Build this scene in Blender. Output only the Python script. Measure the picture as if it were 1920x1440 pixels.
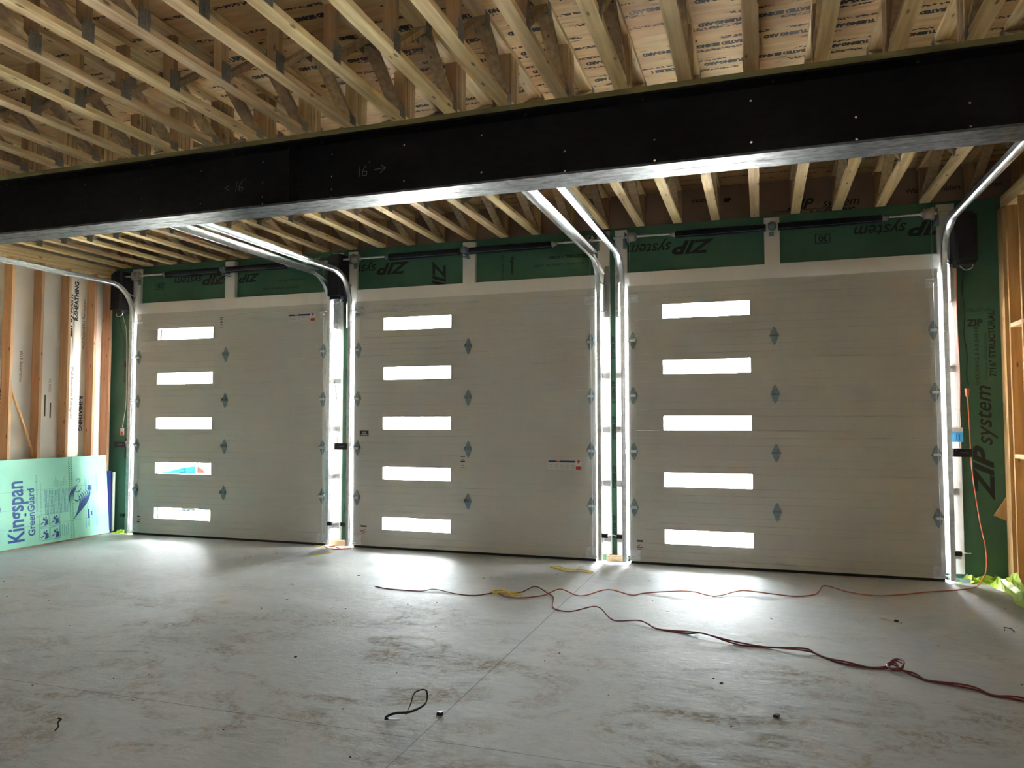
import bpy, math, random
from mathutils import Vector, Matrix
PI = math.pi
sc = bpy.context.scene
col = sc.collection
for o in list(bpy.data.objects): bpy.data.objects.remove(o)

# ---------------------------------------------------------------- camera
cam_d = bpy.data.cameras.new('camera'); cam = bpy.data.objects.new('camera', cam_d); col.objects.link(cam)
yaw, pitch, roll = -0.3186, 0.0485, -0.0012
f = Vector((math.sin(yaw)*math.cos(pitch), math.cos(yaw)*math.cos(pitch), math.sin(pitch)))
r = Vector((math.cos(yaw), -math.sin(yaw), 0)); u = r.cross(f)
r2 = r*math.cos(roll)+u*math.sin(roll); u2 = -r*math.sin(roll)+u*math.cos(roll)
m = Matrix((r2, u2, -f)).transposed().to_4x4(); m.translation = (8.2365, -8.2515, 1.5598)
cam.matrix_world = m
cam_d.sensor_width = 36; cam_d.lens = 1405.969/1920*36; cam_d.clip_start = 0.05; cam_d.clip_end = 300
sc.camera = cam
# ---------------------------------------------------------------- sky, exposure
sc.view_settings.view_transform = 'Standard'; sc.view_settings.look = 'None'
sc.view_settings.exposure = 0.13; sc.view_settings.gamma = 1; sc.view_settings.use_curve_mapping = False
SKY = 112.0
w = bpy.data.worlds.new('overcast_sky'); sc.world = w; w.use_nodes = True
nt = w.node_tree; nt.nodes.clear()
tc = nt.nodes.new('ShaderNodeTexCoord'); sp = nt.nodes.new('ShaderNodeSeparateXYZ')
rp = nt.nodes.new('ShaderNodeValToRGB'); bg = nt.nodes.new('ShaderNodeBackground'); ow = nt.nodes.new('ShaderNodeOutputWorld')
nt.links.new(tc.outputs['Generated'], sp.inputs[0]); nt.links.new(sp.outputs[2], rp.inputs[0])
rp.color_ramp.elements[0].position = 0.02; rp.color_ramp.elements[0].color = (0.50, 0.53, 0.56, 1)
rp.color_ramp.elements[1].position = 0.8; rp.color_ramp.elements[1].color = (0.80, 0.84, 0.88, 1)
nt.links.new(rp.outputs[0], bg.inputs[0]); bg.inputs[1].default_value = SKY; nt.links.new(bg.outputs[0], ow.inputs[0])
w.cycles.sampling_method = 'MANUAL'; w.cycles.sample_map_resolution = 256
sc.cycles.max_bounces = 10; sc.cycles.diffuse_bounces = 6; sc.cycles.glossy_bounces = 4
sc.cycles.transparent_max_bounces = 12
sc.cycles.sample_clamp_indirect = 200.0
sc.cycles.use_denoising = True
sc.cycles.caustics_reflective = True

sd = bpy.data.lights.new('hazy_sun', 'SUN'); sd.energy = 430; sd.angle = 0.3; sd.color = (1, .96, .90)
so = bpy.data.objects.new('hazy_sun', sd); col.objects.link(so)
so.rotation_euler = Vector((.62, .25, -.80)).to_track_quat('-Z', 'Y').to_euler()     # falls on the drive outside, from beyond the left wall

W = 3.055; H = 3.05; S = 0.6096
DX = [0.0, 3.443, 6.867]
XL, XR = -0.5, 10.5
YB = -11.5            # rear wall
ZC, ZS = 3.735, 4.145 # chord underside, subfloor underside
GAP = 0.017
WINX = [(0.38, 1.30), (0.408, 1.306), (0.38, 1.288)]

def portal(loc, sx, sy, rot):
    d = bpy.data.lights.new('sky_portal', 'AREA'); d.shape = 'RECTANGLE'; d.size = sx; d.size_y = sy
    d.cycles.is_portal = True
    o = bpy.data.objects.new('sky_portal', d); o.location = loc; o.rotation_euler = rot; col.objects.link(o)
for i, x0 in enumerate(DX):
    a, b = WINX[i]
    for k in range(5):
        portal((x0+(a+b)/2, 0.052, k*S+0.308), b-a, 0.16, (-PI/2, 0, 0))
    portal((x0-GAP/2-0.01, 0.30, H/2), 0.10, H, (-PI/2, 0, 0))
    portal((x0+W+GAP/2+0.01, 0.30, H/2), 0.10, H, (-PI/2, 0, 0))
SIDE = (-10.6, -9.4, 1.5, 1.86)     # unseen opening added for fill light in the right wall, behind the camera
portal((XR+.18, (SIDE[0]+SIDE[1])/2, (SIDE[2]+SIDE[3])/2), SIDE[3]-SIDE[2], SIDE[1]-SIDE[0], (0, PI/2, 0))

# ================================================================ helpers
ORG = {}
class MB:
    def __init__(s): s.v = []; s.f = []
    def add(s, vs, fs):
        n = len(s.v); s.v += [Vector(v) for v in vs]; s.f += [[i+n for i in q] for q in fs]; return s
    def box(s, x0, y0, z0, x1, y1, z1):
        return s.add([(x0,y0,z0),(x1,y0,z0),(x1,y1,z0),(x0,y1,z0),(x0,y0,z1),(x1,y0,z1),(x1,y1,z1),(x0,y1,z1)],
            [(0,3,2,1),(4,5,6,7),(0,1,5,4),(1,2,6,5),(2,3,7,6),(3,0,4,7)])
    def obox(s, c, size, R):
        c = Vector(c); n = len(s.v); t = MB().box(-size[0]/2,-size[1]/2,-size[2]/2,size[0]/2,size[1]/2,size[2]/2)
        return s.add([c+R@v for v in t.v], t.f)
    def bar(s, p0, p1, a, b, side=(1,0,0)):   # rectangular bar p0-p1, width a along side, thickness b
        p0, p1 = Vector(p0), Vector(p1); d = p1-p0; L = d.length; d.normalize()
        x = Vector(side); x = (x-d*x.dot(d)).normalized(); y = d.cross(x)
        return s.obox((p0+p1)/2, (a, b, L), Matrix((x, y, d)).transposed())
    def prism(s, pts, off):     # planar polygon extruded by off
        n = len(pts); off = Vector(off); pts = [Vector(p) for p in pts]
        vs = pts+[p+off for p in pts]
        return s.add(vs, [list(range(n))[::-1], list(range(n, 2*n))]+[(i,(i+1)%n,n+(i+1)%n,n+i) for i in range(n)])
    def cyl(s, p0, p1, ra, n=12, rb=None):
        p0, p1 = Vector(p0), Vector(p1); rb = ra if rb is None else rb
        d = (p1-p0).normalized(); x = d.orthogonal().normalized(); y = d.cross(x)
        vs = [p0+(x*math.cos(2*PI*i/n)+y*math.sin(2*PI*i/n))*ra for i in range(n)]+[p1+(x*math.cos(2*PI*i/n)+y*math.sin(2*PI*i/n))*rb for i in range(n)]
        return s.add(vs, [list(range(n))[::-1], list(range(n,2*n))]+[(i,(i+1)%n,n+(i+1)%n,n+i) for i in range(n)])
    def lathe(s, p0, axis, prof, n=20):     # prof: (dist along axis, radius)
        p0 = Vector(p0); d = Vector(axis).normalized(); x = d.orthogonal().normalized(); y = d.cross(x)
        vs = [p0+d*t+(x*math.cos(2*PI*i/n)+y*math.sin(2*PI*i/n))*ra for t, ra in prof for i in range(n)]
        k = len(prof); fs = [(j*n+i, j*n+(i+1)%n, (j+1)*n+(i+1)%n, (j+1)*n+i) for j in range(k-1) for i in range(n)]
        return s.add(vs, fs+[list(range(n))[::-1], list(range((k-1)*n, k*n))])
    def tube(s, pts, ra, n=8):
        pts = [Vector(p) for p in pts]; k = len(pts); vs = []; up = None
        for j, p in enumerate(pts):
            d = (pts[min(j+1,k-1)]-pts[max(j-1,0)]).normalized()
            if up is None: up = d.orthogonal().normalized()
            up = (up-d*up.dot(d)).normalized(); y = d.cross(up)
            vs += [p+(up*math.cos(2*PI*i/n)+y*math.sin(2*PI*i/n))*ra for i in range(n)]
        fs = [(j*n+i, j*n+(i+1)%n, (j+1)*n+(i+1)%n, (j+1)*n+i) for j in range(k-1) for i in range(n)]
        return s.add(vs, fs+[list(range(n))[::-1], list(range((k-1)*n, k*n))])
    def sweep(s, prof, frames):    # open/closed thin profile; frames: (origin, ax, ay)
        n = len(prof); vs = [o+ax*a+ay*b for o, ax, ay in frames for a, b in prof]
        fs = [(j*n+i, j*n+(i+1)%n, (j+1)*n+(i+1)%n, (j+1)*n+i) for j in range(len(frames)-1) for i in range(n)]
        return s.add(vs, fs+[list(range(n))[::-1], list(range((len(frames)-1)*n, len(frames)*n))])
    def build(s, name, mat, parent=None, smooth=False, label=None):
        org = ORG.get(parent.name, Vector()) if parent else Vector()
        me = bpy.data.meshes.new(name)
        me.from_pydata([tuple(v-org) for v in s.v], [], s.f); me.update()
        me.materials.append(mat)
        import bmesh
        bm = bmesh.new(); bm.from_mesh(me); bmesh.ops.recalc_face_normals(bm, faces=bm.faces); bm.to_mesh(me); bm.free()
        if smooth:
            me.polygons.foreach_set('use_smooth', [True]*len(me.polygons))
            try: me.set_sharp_from_angle(angle=math.radians(40))
            except Exception: pass
        o = bpy.data.objects.new(name, me); col.objects.link(o)
        if parent: o.parent = parent; ORG[o.name] = org
        else: ORG[o.name] = Vector()
        if label: o['label'] = label
        return o
def tag(o, label, cat, group=None, kind=None):
    o['label'] = label; o['category'] = cat
    if group: o['group'] = group
    if kind: o['kind'] = kind
    return o
def thing(name, loc, label=None, cat=None, group=None):
    o = bpy.data.objects.new(name, None); o.location = loc; o.empty_display_size = 0.1; col.objects.link(o)
    ORG[o.name] = Vector(loc)
    if label: tag(o, label, cat, group)
    return o
def struct(o): o['kind'] = 'structure'; return o
ORDN = 'first second third fourth fifth sixth seventh eighth ninth tenth eleventh twelfth thirteenth fourteenth fifteenth sixteenth seventeenth eighteenth nineteenth twentieth twenty-first twenty-second twenty-third twenty-fourth twenty-fifth twenty-sixth twenty-seventh twenty-eighth'.split()

def text_mb(s, size, ux, uy, o, bold=0.0, shear=0.0, depth=0.0006, sx=1.0, spacing=1.0, align='LEFT'):
    """lettering as thin mesh: ux reading direction, uy up of letters, o origin"""
    cu = bpy.data.curves.new('lettering', 'FONT'); cu.body = s; cu.size = size; cu.offset = bold; cu.shear = shear
    cu.space_character = spacing; cu.align_x = align; cu.resolution_u = 3
    t = bpy.data.objects.new('lettering', cu); col.objects.link(t)
    dg = bpy.context.evaluated_depsgraph_get(); me = bpy.data.meshes.new_from_object(t.evaluated_get(dg))
    ux, uy, o = Vector(ux), Vector(uy), Vector(o); n = ux.cross(uy)
    mb = MB(); mb.add([o+ux*(v.co.x*sx)+uy*v.co.y+n*depth for v in me.vertices], [list(p.vertices) for p in me.polygons])
    bpy.data.objects.remove(t); bpy.data.curves.remove(cu); bpy.data.meshes.remove(me)
    return mb
def join(*ms):
    a = MB()
    for q in ms: a.add(q.v, q.f)
    return a
def catmull(pts, n=8):
    pts = [Vector(p) for p in pts]; out = []
    P = [pts[0]*2-pts[1]]+pts+[pts[-1]*2-pts[-2]]
    for i in range(1, len(P)-2):
        for k in range(n):
            t = k/n; a, b, c, d = P[i-1:i+3]
            out.append(0.5*((2*b)+(c-a)*t+(2*a-5*b+4*c-d)*t*t+(3*b-a-3*c+d)*t**3))
    out.append(pts[-1]); return out

# ================================================================ materials
def nodes(name):
    m = bpy.data.materials.new(name); m.use_nodes = True; t = m.node_tree; b = t.nodes['Principled BSDF']
    return m, t, b
def N(t, typ, **k):
    n = t.nodes.new(typ)
    for a, b in k.items(): setattr(n, a, b)
    return n
def plain(name, c, rough=0.6, metal=0.0, var=0.0, scale=8, bump=0.0, spec=0.5):
    m, t, b = nodes(name); b.inputs['Base Color'].default_value = (*c, 1); b.inputs['Roughness'].default_value = rough
    b.inputs['Metallic'].default_value = metal; b.inputs['Specular IOR Level'].default_value = spec
    if var:
        tc = N(t, 'ShaderNodeTexCoord'); n = N(t, 'ShaderNodeTexNoise'); n.inputs['Scale'].default_value = scale; n.inputs['Detail'].default_value = 6
        t.links.new(tc.outputs['Object'], n.inputs[0])
        r = N(t, 'ShaderNodeValToRGB'); r.color_ramp.elements[0].position = .3; r.color_ramp.elements[1].position = .7
        r.color_ramp.elements[0].color = (*[x*(1-var) for x in c], 1); r.color_ramp.elements[1].color = (*[min(1, x*(1+var)) for x in c], 1)
        t.links.new(n.outputs[0], r.inputs[0]); t.links.new(r.outputs[0], b.inputs['Base Color'])
        if bump:
            bp = N(t, 'ShaderNodeBump'); bp.inputs['Strength'].default_value = bump; bp.inputs['Distance'].default_value = .01
            t.links.new(n.outputs[0], bp.inputs['Height']); t.links.new(bp.outputs[0], b.inputs['Normal'])
    return m
def wood(name, axis, c0, c1, rough=.7, knots=True, seed=0.0):
    """lumber; grain runs along axis"""
    m, t, b = nodes(name); L = t.links.new
    tc = N(t, 'ShaderNodeTexCoord'); oi = N(t, 'ShaderNodeObjectInfo'); mp = N(t, 'ShaderNodeMapping')
    ad = N(t, 'ShaderNodeVectorMath', operation='ADD'); mu = N(t, 'ShaderNodeVectorMath', operation='SCALE'); cb = N(t, 'ShaderNodeCombineXYZ')
    for i in range(3): L(oi.outputs['Random'], cb.inputs[i])
    L(cb.outputs[0], mu.inputs[0]); mu.inputs['Scale'].default_value = 37+seed
    L(tc.outputs['Object'], ad.inputs[0]); L(mu.outputs[0], ad.inputs[1])
    L(ad.outputs[0], mp.inputs[0]); s = [30.0, 30.0, 30.0]; s['xyz'.index(axis)] = 1.6; mp.inputs['Scale'].default_value = s
    n = N(t, 'ShaderNodeTexNoise'); n.inputs['Scale'].default_value = 1.0; n.inputs['Detail'].default_value = 5; L(mp.outputs[0], n.inputs[0])
    r = N(t, 'ShaderNodeValToRGB'); r.color_ramp.elements[0].position = .3; r.color_ramp.elements[1].position = .68
    r.color_ramp.elements[0].color = (*c0, 1); r.color_ramp.elements[1].color = (*c1, 1); L(n.outputs[0], r.inputs[0])
    hv = N(t, 'ShaderNodeHueSaturation'); L(r.outputs[0], hv.inputs['Color'])
    ma = N(t, 'ShaderNodeMapRange'); ma.inputs['To Min'].default_value = .78; ma.inputs['To Max'].default_value = 1.18; L(oi.outputs['Random'], ma.inputs[0]); L(ma.outputs[0], hv.inputs['Value'])
    mh = N(t, 'ShaderNodeMapRange'); mh.inputs['To Min'].default_value = .486; mh.inputs['To Max'].default_value = .508; L(oi.outputs['Random'], mh.inputs[0]); L(mh.outputs[0], hv.inputs['Hue'])
    out = hv.outputs[0]
    if knots:
        m2 = N(t, 'ShaderNodeMapping'); s = [11.0, 11.0, 11.0]; s['xyz'.index(axis)] = 4.0; m2.inputs['Scale'].default_value = s; L(ad.outputs[0], m2.inputs[0])
        v = N(t, 'ShaderNodeTexVoronoi'); v.inputs['Scale'].default_value = 1.0; L(m2.outputs[0], v.inputs[0])
        kr = N(t, 'ShaderNodeValToRGB'); kr.color_ramp.elements[0].position = .07; kr.color_ramp.elements[1].position = .14
        kr.color_ramp.elements[0].color = (.75, .75, .75, 1); kr.color_ramp.elements[1].color = (0, 0, 0, 1); L(v.outputs[0], kr.inputs[0])
        mx = N(t, 'ShaderNodeMix', data_type='RGBA'); L(kr.outputs[0], mx.inputs[0]); L(out, mx.inputs[6]); mx.inputs[7].default_value = (.09, .045, .02, 1)
        out = mx.outputs[2]
    L(out, b.inputs['Base Color']); b.inputs['Roughness'].default_value = rough
    bp = N(t, 'ShaderNodeBump'); bp.inputs['Strength'].default_value = .15; bp.inputs['Distance'].default_value = .003
    L(n.outputs[0], bp.inputs['Height']); L(bp.outputs[0], b.inputs['Normal'])
    return m
SP0, SP1 = (.58, .41, .20), (.86, .68, .39)
M = {}
M['wy'] = wood('spruce_lengthwise', 'y', SP0, SP1)
M['wx'] = wood('spruce_crosswise', 'x', SP0, SP1)
M['wz'] = wood('spruce_upright', 'z', (.32, .20, .095), (.50, .34, .175))
M['wweb'] = wood('spruce_web', 'z', (.29, .20, .115), (.48, .355, .215))
M['stud'] = wood('stud_pine', 'z', (.58, .32, .155), (.74, .47, .26), seed=5)
M['rstud'] = wood('stud_plywood', 'z', (.42, .255, .10), (.58, .37, .16), seed=9)
M['treated'] = wood('treated_lumber', 'x', (.14, .135, .05), (.22, .21, .085), knots=False)
M['ply'] = plain('sheathing_inside', (.34, .24, .19), .8, var=.12, scale=3)
M['white'] = plain('white_pvc_trim', (.70, .68, .645), .45, var=.02)
M['door'] = plain('embossed_door_skin', (.50, .505, .475), .5, var=.015, scale=60, bump=.08)
M['galv'] = plain('galvanized_steel', (.62, .65, .67), .33, 1.0, var=.16, scale=25)
M['hinge'] = plain('zinc_hinge', (.20, .27, .30), .45, .6, var=.2, scale=30)
M['drum'] = plain('cast_aluminium', (.38, .37, .36), .55, .8)
M['spring'] = plain('black_spring_coating', (.012, .014, .028), .42, 0.0)
M['opener'] = plain('black_plastic_housing', (.008, .009, .018), .45)
M['black'] = plain('black_plastic', (.01, .01, .011), .4)
M['rubber'] = plain('black_rubber_seal', (.012, .012, .012), .8)
M['ink'] = plain('black_ink', (.012, .014, .013), .7)
M['inkdim'] = plain('faded_ink', (.02, .035, .028), .7)
M['inkbrown'] = plain('faint_brown_ink', (.07, .05, .04), .7)
M['blue'] = plain('blue_print', (.02, .09, .33), .6)
M['bluelt'] = plain('light_blue_print', (.10, .32, .48), .6)
M['navy'] = plain('navy_film', (.012, .02, .16), .35)
M['red'] = plain('red_print', (.45, .035, .02), .6)
M['paper'] = plain('white_label', (.62, .62, .60), .5)
M['cord'] = plain('orange_cord_jacket', (.48, .10, .04), .45)
M['cordred'] = plain('red_cord_jacket', (.16, .02, .018), .45)
M['yellow'] = plain('yellow_rope', (.75, .55, .06), .6)
M['cable'] = plain('black_cable', (.012, .012, .012), .5)
M['wire'] = plain('white_wire', (.75, .74, .70), .5)
M['redwire'] = plain('pink_wire', (.6, .2, .18), .5)
M['bluebox'] = plain('sky_blue_card', (.07, .40, .75), .35)
M['foam'] = plain('green_foam_board', (.34, .80, .62), .5, var=.05, scale=2.5)
M['foamside'] = plain('foam_edge', (.72, .85, .72), .8)
M['plate'] = plain('truss_plate', (.25, .24, .22), .55, .6, var=.25, scale=90)

def m_green():
    m, t, b = nodes('green_sheathing'); L = t.links.new
    tc = N(t, 'ShaderNodeTexCoord'); n = N(t, 'ShaderNodeTexNoise'); n.inputs['Scale'].default_value = 2.2; n.inputs['Detail'].default_value = 7
    L(tc.outputs['Object'], n.inputs[0]); r = N(t, 'ShaderNodeValToRGB')
    r.color_ramp.elements[0].position = .3; r.color_ramp.elements[0].color = (.034, .115, .066, 1)
    r.color_ramp.elements[1].position = .7; r.color_ramp.elements[1].color = (.052, .155, .092, 1)
    L(n.outputs[0], r.inputs[0]); L(r.outputs[0], b.inputs['Base Color']); b.inputs['Roughness'].default_value = .5
    return m
M['green'] = m_green()
def m_sheath():
    m, t, b = nodes('white_foam_backed_sheathing'); L = t.links.new
    tc = N(t, 'ShaderNodeTexCoord'); n = N(t, 'ShaderNodeTexNoise'); n.inputs['Scale'].default_value = 1.5; n.inputs['Detail'].default_value = 4
    L(tc.outputs['Object'], n.inputs[0]); r = N(t, 'ShaderNodeValToRGB')
    r.color_ramp.elements[0].color = (.72, .68, .60, 1); r.color_ramp.elements[1].color = (.80, .78, .72, 1)
    L(n.outputs[0], r.inputs[0]); L(r.outputs[0], b.inputs['Base Color']); b.inputs['Roughness'].default_value = .6
    return m
M['sheath'] = m_sheath()
def m_floor():
    m, t, b = nodes('troweled_concrete'); L = t.links.new
    tc = N(t, 'ShaderNodeTexCoord'); O = tc.outputs['Object']
    def noise(sc_, det=8, ro=.6, dist=0.0, map_=None):
        n = N(t, 'ShaderNodeTexNoise'); n.inputs['Scale'].default_value = sc_; n.inputs['Detail'].default_value = det
        n.inputs['Roughness'].default_value = ro; n.inputs['Distortion'].default_value = dist
        if map_:
            mp = N(t, 'ShaderNodeMapping'); mp.inputs['Scale'].default_value = map_[0]; mp.inputs['Rotation'].default_value = map_[1]; L(O, mp.inputs[0]); L(mp.outputs[0], n.inputs[0])
        else: L(O, n.inputs[0])
        return n.outputs[0]
    def ramp(src, p0, c0, p1, c1):
        r = N(t, 'ShaderNodeValToRGB'); e = r.color_ramp.elements
        e[0].position, e[0].color, e[1].position, e[1].color = p0, (*c0, 1), p1, (*c1, 1); L(src, r.inputs[0]); return r.outputs[0]
    def mix(f_, a, c, blend='MIX', fac=None):
        x = N(t, 'ShaderNodeMix', data_type='RGBA', blend_type=blend)
        if f_ is None: x.inputs[0].default_value = fac
        else: L(f_, x.inputs[0])
        L(a, x.inputs[6]) if not isinstance(a, tuple) else setattr(x.inputs[6], 'default_value', (*a, 1))
        L(c, x.inputs[7]) if not isinstance(c, tuple) else setattr(x.inputs[7], 'default_value', (*c, 1))
        return x.outputs[2]
    def math_(op, a, c=None):
        x = N(t, 'ShaderNodeMath', operation=op)
        for i, q in enumerate((a, c)):
            if q is None: continue
            if isinstance(q, float): x.inputs[i].default_value = q
            else: L(q, x.inputs[i])
        return x.outputs[0]
    big = noise(.7, 5); base = ramp(big, .3, (.36, .385, .385), .7, (.50, .51, .495))
    mott = noise(7, 10, .7, .6, ((1, 2.2, 1), (0, 0, .5))); base = mix(None, base, ramp(mott, .3, (.42, .42, .42), .72, (.60, .60, .60)), 'OVERLAY', .55)
    st = noise(1.3, 9, .68, 1.2, ((1, 1.7, 1), (0, 0, -.4))); stm = ramp(st, .48, (0, 0, 0), .64, (1, 1, 1))
    st2 = noise(14, 8, .75, 1.5); stm = mix(None, stm, ramp(st2, .44, (0, 0, 0), .58, (1, 1, 1)), 'MULTIPLY', .92)
    # brown dirt stains away from the doors; grey tint there paints in dimmer light
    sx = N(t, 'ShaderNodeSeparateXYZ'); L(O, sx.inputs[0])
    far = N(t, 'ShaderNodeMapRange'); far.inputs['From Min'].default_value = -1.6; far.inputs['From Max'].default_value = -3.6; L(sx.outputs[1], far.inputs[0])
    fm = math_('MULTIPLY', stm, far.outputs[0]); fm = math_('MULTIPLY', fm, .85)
    film = math_('MULTIPLY', far.outputs[0], .55); base = mix(film, base, (.235, .225, .205))  # film: darker tint standing in for light falling off from the doors
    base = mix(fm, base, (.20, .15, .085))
    pk = noise(55, 3, .5); base = mix(ramp(pk, .72, (0, 0, 0), .76, (1, 1, 1)), base, (.12, .11, .10))
    # saw cuts
    dx = math_('ABSOLUTE', math_('SUBTRACT', sx.outputs[0], 6.617)); dy = math_('ABSOLUTE', math_('SUBTRACT', sx.outputs[1], -4.826))
    cut = math_('LESS_THAN', math_('MINIMUM', dx, dy), .0028)
    base = mix(cut, base, (.10, .095, .09))
    L(base, b.inputs['Base Color'])
    rr = noise(13, 12, .80, .8, ((1, 2.3, 1), (0, 0, .25)))
    ro = N(t, 'ShaderNodeMapRange'); ro.inputs['From Min'].default_value = .3; ro.inputs['From Max'].default_value = .7; ro.inputs['To Min'].default_value = .30; ro.inputs['To Max'].default_value = .68
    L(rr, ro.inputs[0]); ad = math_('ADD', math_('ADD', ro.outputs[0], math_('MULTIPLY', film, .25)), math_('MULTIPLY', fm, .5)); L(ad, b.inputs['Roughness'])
    b.inputs['Specular IOR Level'].default_value = .45
    bp = N(t, 'ShaderNodeBump'); bp.inputs['Strength'].default_value = .62; bp.inputs['Distance'].default_value = .012
    L(rr, bp.inputs['Height'])
    bp2 = N(t, 'ShaderNodeBump'); bp2.inputs['Strength'].default_value = .22; bp2.inputs['Distance'].default_value = .02
    L(noise(3.2, 3), bp2.inputs['Height']); L(bp.outputs[0], bp2.inputs['Normal']); L(bp2.outputs[0], b.inputs['Normal'])
    return m
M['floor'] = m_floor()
def m_subfloor():
    m, t, b = nodes('stamped_plywood'); L = t.links.new
    tc = N(t, 'ShaderNodeTexCoord'); O = tc.outputs['Object']; sx = N(t, 'ShaderNodeSeparateXYZ'); L(O, sx.inputs[0])
    def noise(scale, sc3, det=4):
        mp = N(t, 'ShaderNodeMapping'); mp.inputs['Scale'].default_value = sc3; L(O, mp.inputs[0])
        n = N(t, 'ShaderNodeTexNoise'); n.inputs['Scale'].default_value = scale; n.inputs['Detail'].default_value = det; L(mp.outputs[0], n.inputs[0]); return n.outputs[0]
    def mm(op, *a):
        x = N(t, 'ShaderNodeMath', operation=op)
        for i, q in enumerate(a):
            if isinstance(q, (int, float)): x.inputs[i].default_value = q
            else: L(q, x.inputs[i])
        return x.outputs[0]
    g = noise(1, (3, 26, 3)); r = N(t, 'ShaderNodeValToRGB'); e = r.color_ramp.elements
    e[0].position, e[0].color, e[1].position, e[1].color = .3, (.52, .34, .16, 1), .7, (.72, .51, .26, 1); L(g, r.inputs[0])
    big = noise(1.1, (.8, 2.4, 1), 2); r2 = N(t, 'ShaderNodeValToRGB'); e = r2.color_ramp.elements
    e[0].position, e[0].color, e[1].position, e[1].color = .38, (.78, .60, .52, 1), .6, (1, 1, 1, 1); L(big, r2.inputs[0])
    mx = N(t, 'ShaderNodeMix', data_type='RGBA', blend_type='MULTIPLY'); mx.inputs[0].default_value = .8; L(r.outputs[0], mx.inputs[6]); L(r2.outputs[0], mx.inputs[7])
    # printed rows every 0.152 m: alternating solid and broken
    yy = mm('PINGPONG', mm('ADD', sx.outputs[1], 40.04), .076)
    wob = mm('MULTIPLY', mm('SUBTRACT', noise(1, (1.3, 2, 1), 2), .5), .02)
    band = mm('LESS_THAN', mm('ADD', yy, wob), .014)
    glyph = mm('GREATER_THAN', noise(1, (52, 60, 1), 2), .47)
    pres = mm('GREATER_THAN', noise(1, (2.6, 5.5, 1), 1), .50)
    ink = mm('MULTIPLY', mm('MULTIPLY', band, glyph), pres)
    streak = mm('GREATER_THAN', noise(1, (3.6, 30, 1), 3), .69)
    ink = mm('MAXIMUM', ink, mm('MULTIPLY', streak, .7))
    m2 = N(t, 'ShaderNodeMix', data_type='RGBA'); L(ink, m2.inputs[0]); L(mx.outputs[2], m2.inputs[6]); m2.inputs[7].default_value = (.03, .022, .018, 1)
    L(m2.outputs[2], b.inputs['Base Color']); b.inputs['Roughness'].default_value = .75
    return m
M['sub'] = m_subfloor()
def m_steel(name, c, rough, metal, var):
    m, t, b = nodes(name); L = t.links.new
    tc = N(t, 'ShaderNodeTexCoord'); mp = N(t, 'ShaderNodeMapping'); mp.inputs['Scale'].default_value = (9, 22, 22); L(tc.outputs['Object'], mp.inputs[0])
    n = N(t, 'ShaderNodeTexNoise'); n.inputs['Scale'].default_value = 1; n.inputs['Detail'].default_value = 8; n.inputs['Roughness'].default_value = .7; L(mp.outputs[0], n.inputs[0])
    r = N(t, 'ShaderNodeValToRGB'); e = r.color_ramp.elements; e[0].position = .33; e[1].position = .6
    e[0].color = (*[x*(1-var) for x in c], 1); e[1].color = (*c, 1); L(n.outputs[0], r.inputs[0]); L(r.outputs[0], b.inputs['Base Color'])
    b.inputs['Metallic'].default_value = metal
    rr = N(t, 'ShaderNodeMapRange'); rr.inputs['From Min'].default_value = .3; rr.inputs['From Max'].default_value = .7; rr.inputs['To Min'].default_value = rough+.2; rr.inputs['To Max'].default_value = rough
    L(n.outputs[0], rr.inputs[0]); L(rr.outputs[0], b.inputs['Roughness'])
    return m
M['beam'] = m_steel('black_primed_steel', (.0045, .0036, .0052), .6, 0, .3)
M['beam'].node_tree.nodes['Principled BSDF'].inputs['Specular IOR Level'].default_value = .22
M['flange'] = m_steel('bare_mill_scale_steel', (.15, .16, .175), .38, .85, .7)
def m_glass():
    m, t, b = nodes('window_pane'); L = t.links.new; t.nodes.remove(b)
    o = t.nodes['Material Output']; tr = N(t, 'ShaderNodeBsdfTransparent'); tr.inputs[0].default_value = (.95, .97, .96, 1)
    gl = N(t, 'ShaderNodeBsdfGlossy'); gl.inputs['Roughness'].default_value = .02; fr = N(t, 'ShaderNodeFresnel'); fr.inputs[0].default_value = 1.45
    mx = N(t, 'ShaderNodeMixShader'); L(fr.outputs[0], mx.inputs[0]); L(tr.outputs[0], mx.inputs[1]); L(gl.outputs[0], mx.inputs[2]); L(mx.outputs[0], o.inputs[0]); return m
M['glass'] = m_glass()
def m_sheet():
    m, t, b = nodes('lime_plastic_film'); b.inputs['Base Color'].default_value = (.42, .60, .05, 1); b.inputs['Roughness'].default_value = .3
    b.inputs['Transmission Weight'].default_value = .15; return m
M['lime'] = m_sheet()

# ================================================================ setting
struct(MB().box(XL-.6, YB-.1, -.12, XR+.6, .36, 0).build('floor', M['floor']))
og = MB().box(-60, .36, -.16, 60, 90, -.02)
struct(og.build('ground', plain('pale_gravel', (.72, .71, .67), .9, var=.1, scale=3)))
struct(MB().box(-40, -60, -.3, 40, YB-.25, -.2).build('ground', plain('rear_gravel', (.36, .35, .32), .9, var=.1, scale=3)))
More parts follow.
